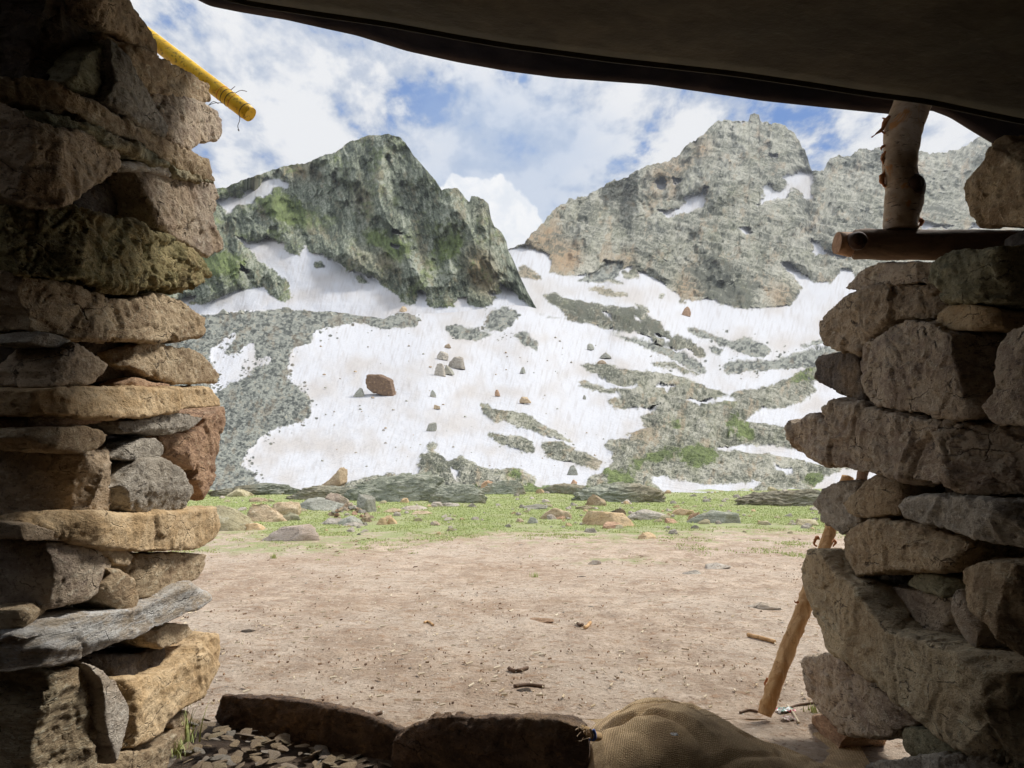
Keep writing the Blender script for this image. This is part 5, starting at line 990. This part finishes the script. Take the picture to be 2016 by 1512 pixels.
mG = leaf_mat('grass_blade', (0.34, 0.39, 0.13), (0.56, 0.60, 0.27)); mStr = leaf_mat('dry_litter', (0.11, 0.065, 0.04), (0.33, 0.21, 0.12)); mPale = leaf_mat('pale_straw', (0.48, 0.38, 0.25), (0.66, 0.58, 0.44))
n = 170000; py = 967 + 135 * rs.rand(n) ** 1.1; d = EYE * F / (py - HZ); x = (rs.rand(n) * 1500 + 300 - CX) / F * d
keep = (perlin(p3(x * 0.45, d * 0.3, 1.0)) * 1.6 + d - 7.2) / 3.2 + 1.1 * (fbm(p3(x * 1.3, d * 1.3, 4.0), 4, 0.7)) > 0.55 + 0.5 * rs.rand(n)
x, d = x[keep], d[keep]; base = np.stack([x, d, ground_h(x, d)], -1); hh = rs.uniform(.005, .017, len(x)) * (0.8 + d / 20)
blades('meadow_grass', base, hh, 0.0022 + 0.00035 * d, 0.7, mG, 'short green turf of the meadow between stones and dirt', 'grass')
n = 4200; py = 1050 + 460 * rs.rand(n) ** 1.3; d = EYE * F / (py - HZ); x = (rs.rand(n) * 1400 + 300 - CX) / F * d
keep = (0.8 * fbm(p3(x * 1.1, d * 1.9, 9.0), 5, 0.7) > -0.2 + 1.1 * rs.rand(n)) & (d > 2.85); x, d = x[keep], d[keep]; nb = len(x)
def flecks(name, x, d, ln, wd_, mat, label, cat):
    r = np.random.RandomState(9); a = r.uniform(0, 3.14, len(x)) * 0.6 - 0.3 + r.choice([0, 1.2], len(x), p=[.7, .3]); z = ground_h(x, d) + .004; c, s = np.cos(a), np.sin(a); b2 = r.uniform(-1, 1, len(x)) * ln * 0.3
    Vs = [np.stack([x + sx * c * ln - sy * s * wd_, d + sx * s * ln + sy * c * wd_, z + zz_], -1) for sx, sy, zz_ in ((-1, -1, 0), (1, -1, 0.002), (1, 1, 0.005), (-1, 1, 0.003))]
    Vs += [v + np.array([0, 0, 0.004]) for v in Vs]
    V = np.stack(Vs, 1).reshape(-1, 3); k = np.arange(len(x))[:, None, None] * 8; q = np.array([[4, 5, 6, 7], [0, 1, 5, 4], [1, 2, 6, 5], [2, 3, 7, 6], [3, 0, 4, 7]])[None]
    o = link(name, mesh_np(name, V, (k + q).reshape(-1, 4), False), mat); return tag(o, label, cat, kind='stuff')
flecks('dry_litter', x, d, (0.002 + 0.010 * rs.rand(nb) ** 4) * np.clip(d / 4.5, 0.7, 2), rs.uniform(.0012, .0032, nb), mStr, 'dark crumbs of dung, bark and twig strewn over the trampled earth', 'litter')
n = 900; py = 1060 + 440 * rs.rand(n); d = EYE * F / (py - HZ); x = (rs.rand(n) * 1300 + 350 - CX) / F * d; k_ = d > 2.85; x, d = x[k_], d[k_]
flecks('pale_straw', x, d, 0.003 + 0.016 * rs.rand(len(x)) ** 3, rs.uniform(.0012, .003, len(x)), mPale, 'pale bits of straw and wood shaving on the earth', 'straw')
def ground_stick(q, r_, mat, label, name='twig', cat='twig', z0=None):
    P = []
    for a, c2 in q:
        p, d = gpos(a, c2); P.append(p)
    P = spline(P, 16); P[:, 2] += r_; o0 = P[0].copy(); o = link(name, tube_mesh(name, P - o0, r_, 8, True, 0.25, len(label)), mat); o.location = o0; return tag(o, label, cat)
mDk = wood_mat('dark_twig', (0.11, 0.07, 0.045), (0.18, 0.11, 0.07), (0.05, 0.03, 0.02), (1, 1, 1), 30)
ground_stick([(1472,1243),(1500,1249),(1526,1256)], .010, matSt, 'pale straight stick lying on the dirt left of the leaning stick', 'stick', 'stick')
ground_stick([(1002,1305),(1012,1309),(1025,1308),(1039,1304)], .008, mDk, 'short dark curved twig on the dirt in the middle')
ground_stick([(1012,1338),(1035,1335),(1055,1336),(1072,1338)], .007, mDk, 'crusty dark twig on the dirt above the right threshold stone')
ground_stick([(1150,1229),(1156,1226),(1162,1219)], .009, matSt, 'little bent light twig beside a dark crumb in mid dirt'); ground_stick([(1137,1220),(1143,1224),(1147,1222)], .008, mDk, 'dark crumb-like twig left of the little bent light twig')
ground_stick([(718,1397),(735,1391),(752,1386)], .006, mDk, 'dark twig sticking out behind the left threshold stone'); ground_stick([(835,1218),(843,1216),(853,1223)], .006, matSt, 'short yellowish twig on the left middle dirt')
for q, lb in (([(1456,1385),(1475,1380),(1492,1383)], 'grey bent twig left of the foot of the leaning stick'), ([(1545,1378),(1570,1371),(1592,1368),(1612,1366)], 'thin twig right of the foot of the leaning stick'), ([(1550,1372),(1560,1384),(1572,1404)], 'white bent straw beside the crumpled wrapper')):
    ground_stick(q, .004, mDk if 'white' not in lb else mPale, lb)
for i, (px, py, rx, ry, lb) in enumerate([(1065,1213,26,5,'low reddish-brown dung patch in the middle of the dirt'), (1145,1130,10,5,'small dark dung crumb right of centre'), (490,1232,16,5,'dark dung crumb on the dirt near the left jamb'), (1035,1342,18,5,'dark dung crumbs below the crusty twig')]):
    m_ = boulder_mesh('dung_patch', 1, .7, .3, 800 + i, 'rust' if i == 0 else 'dark', 3, 3, 2.5); p, d = gpos(px, py); o = link('dung_patch', m_); o.location = p - np.array([0, 0, .004]); o.scale = (rx * d / F,) * 3; tag(o, lb, 'dung')
# crumpled wrappers
def wrapper(px, py, size, cols, label, seed):
    r = np.random.RandomState(seed); n = 14; g1, g2 = np.meshgrid(np.linspace(-1, 1, n), np.linspace(-.7, .7, n)); q = p3(g1.ravel() * 2.2, g2.ravel() * 2.2, seed * 1.0); z = 0.35 * (1 - np.abs(perlin(q)) * 3)
    V = np.stack([g1.ravel() + .25 * perlin(q + 4), g2.ravel() + .25 * perlin(q + 9), np.clip(z, 0, 1)], -1) * size; p, d = gpos(px, py)
    m, t, b = new_mat('wrapper_print'); co = t.node('ShaderNodeTexCoord').outputs['Object']; v = t.noise(co, 1.1 / size, 2, 0.5)
    t.put(b, 'Base Color', t.mix(t.ramp(v, 0.50, 0.53), cols[0], t.mix(t.ramp(v, 0.58, 0.60), cols[1], cols[2]))); b.inputs['Roughness'].default_value = 0.35
    o = link('wrapper', mesh_np('wrapper', V, grid_faces(n, n), False), m); o.location = p + np.array([0, 0, .004]); tag(o, label, 'litter'); s_ = o.modifiers.new('t', 'SOLIDIFY'); s_.thickness = .001
wrapper(1545, 1382, .030, ((.75,.76,.74),(.25,.6,.55),(.6,.12,.16)), 'crumpled white wrapper with teal and red by the foot of the leaning stick', 2)
wrapper(1552, 1397, .022, ((.72,.66,.60),(.7,.5,.5),(.75,.75,.72)), 'scrap of pinkish paper below the crumpled wrapper', 5)
wrapper(990, 1393, .020, ((.75,.74,.66),(.25,.2,.6),(.75,.7,.3)), 'small blue and yellow paper scrap near the right threshold stone', 3)
wrapper(1327, 1446, .008, ((.8,.78,.74),(.7,.68,.66),(.8,.8,.8)), 'tiny white crumb near the top of the burlap sack', 4)
bpy.data.objects['wrapper.003'].location = at(1327, 1446, 1.93)
for px, py, s_ in ((447,1335,4),(700,1300,4),(790,1285,6),(1505,1208,5),(1540,1216,4),(1163,1186,6),(865,1205,5),(840,1232,4),(668,1283,5),(850,1250,5)):
    p, d = gpos(px, py); o = link('paper_bit', boulder_mesh('paper_bit', 1, .7, .2, 900 + int(px), 'pale', 2)); o.location = p; o.scale = (s_ * d / F,) * 3; tag(o, 'tiny white scrap lying on the trampled earth', 'litter', 'white scraps on the earth')
# grass tuft at the foot of the left jamb
def tuft(px, py, z0, n, h, label, seed):
    r = np.random.RandomState(seed); xr, yr, zr = ray(px, py); d = (z0 - EYE) / zr * yr; o0 = at(px, py, d); V = []; Fc = []
    for k in range(n):
        a = r.uniform(0, 6.28); L = h * r.uniform(.45, 1); ln = r.uniform(.1, .6); b0 = np.array([r.normal() * .012, r.normal() * .012, 0]); w0 = .0028
        for s in range(5):
            u = s / 4; p = b0 + np.array([math.cos(a) * ln * L * u * u, math.sin(a) * ln * L * u * u, L * u * (1 - .2 * ln * u)]); ww = w0 * (1 - u * .9); V += [p + np.array([-math.sin(a) * ww, math.cos(a) * ww, 0]), p - np.array([-math.sin(a) * ww, math.cos(a) * ww, 0])]
            if s: i = len(V) - 4; Fc.append([i, i + 1, i + 3, i + 2])
    o = link('grass_tuft', mesh_np('grass_tuft', V, Fc), mG); o.location = o0; return tag(o, label, 'grass tuft')
tuft(372, 1462, .05, 16, .14, 'grass tuft with one tall blade at the foot of the left jamb', 4); tuft(352, 1490, .04, 26, .07, 'low leafy green tuft among chips at the bottom left', 8)
tuft(1600, 1402, 0, 30, .035, 'tiny tuft of green grass behind the burlap sack near the wrapper', 9); tuft(1053, 1136, 0, 34, .05, 'small lone grass tuft in the dirt right of centre', 12); tuft(540, 1100, 0, 60, .06, 'small grass tuft in the dirt left of centre', 14)
# ================================================================== AIR
bm = bmesh.new(); bmesh.ops.create_cube(bm, size=1.0); hm = bpy.data.meshes.new('haze')
for v in bm.verts: v.co = Vector((v.co.x * 14000, v.co.y * 14000, -32 + (v.co.z + 0.5) * 900))
bm.to_mesh(hm); bm.free()
m = bpy.data.materials.new('air'); m.use_nodes = True; m.node_tree.nodes.clear(); t = NT(m.node_tree)
o_ = t.node('ShaderNodeOutputMaterial'); pv = t.node('ShaderNodeVolumePrincipled'); pv.inputs['Color'].default_value = (0.86, 0.91, 1.0, 1); pv.inputs['Density'].default_value = 0.00010
t.l.new(pv.outputs[0], o_.inputs['Volume'])
tag(link('haze', hm, m), 'thin pale mountain air filling the valley', 'haze', kind='stuff')
sc.cycles.volume_bounces = 0
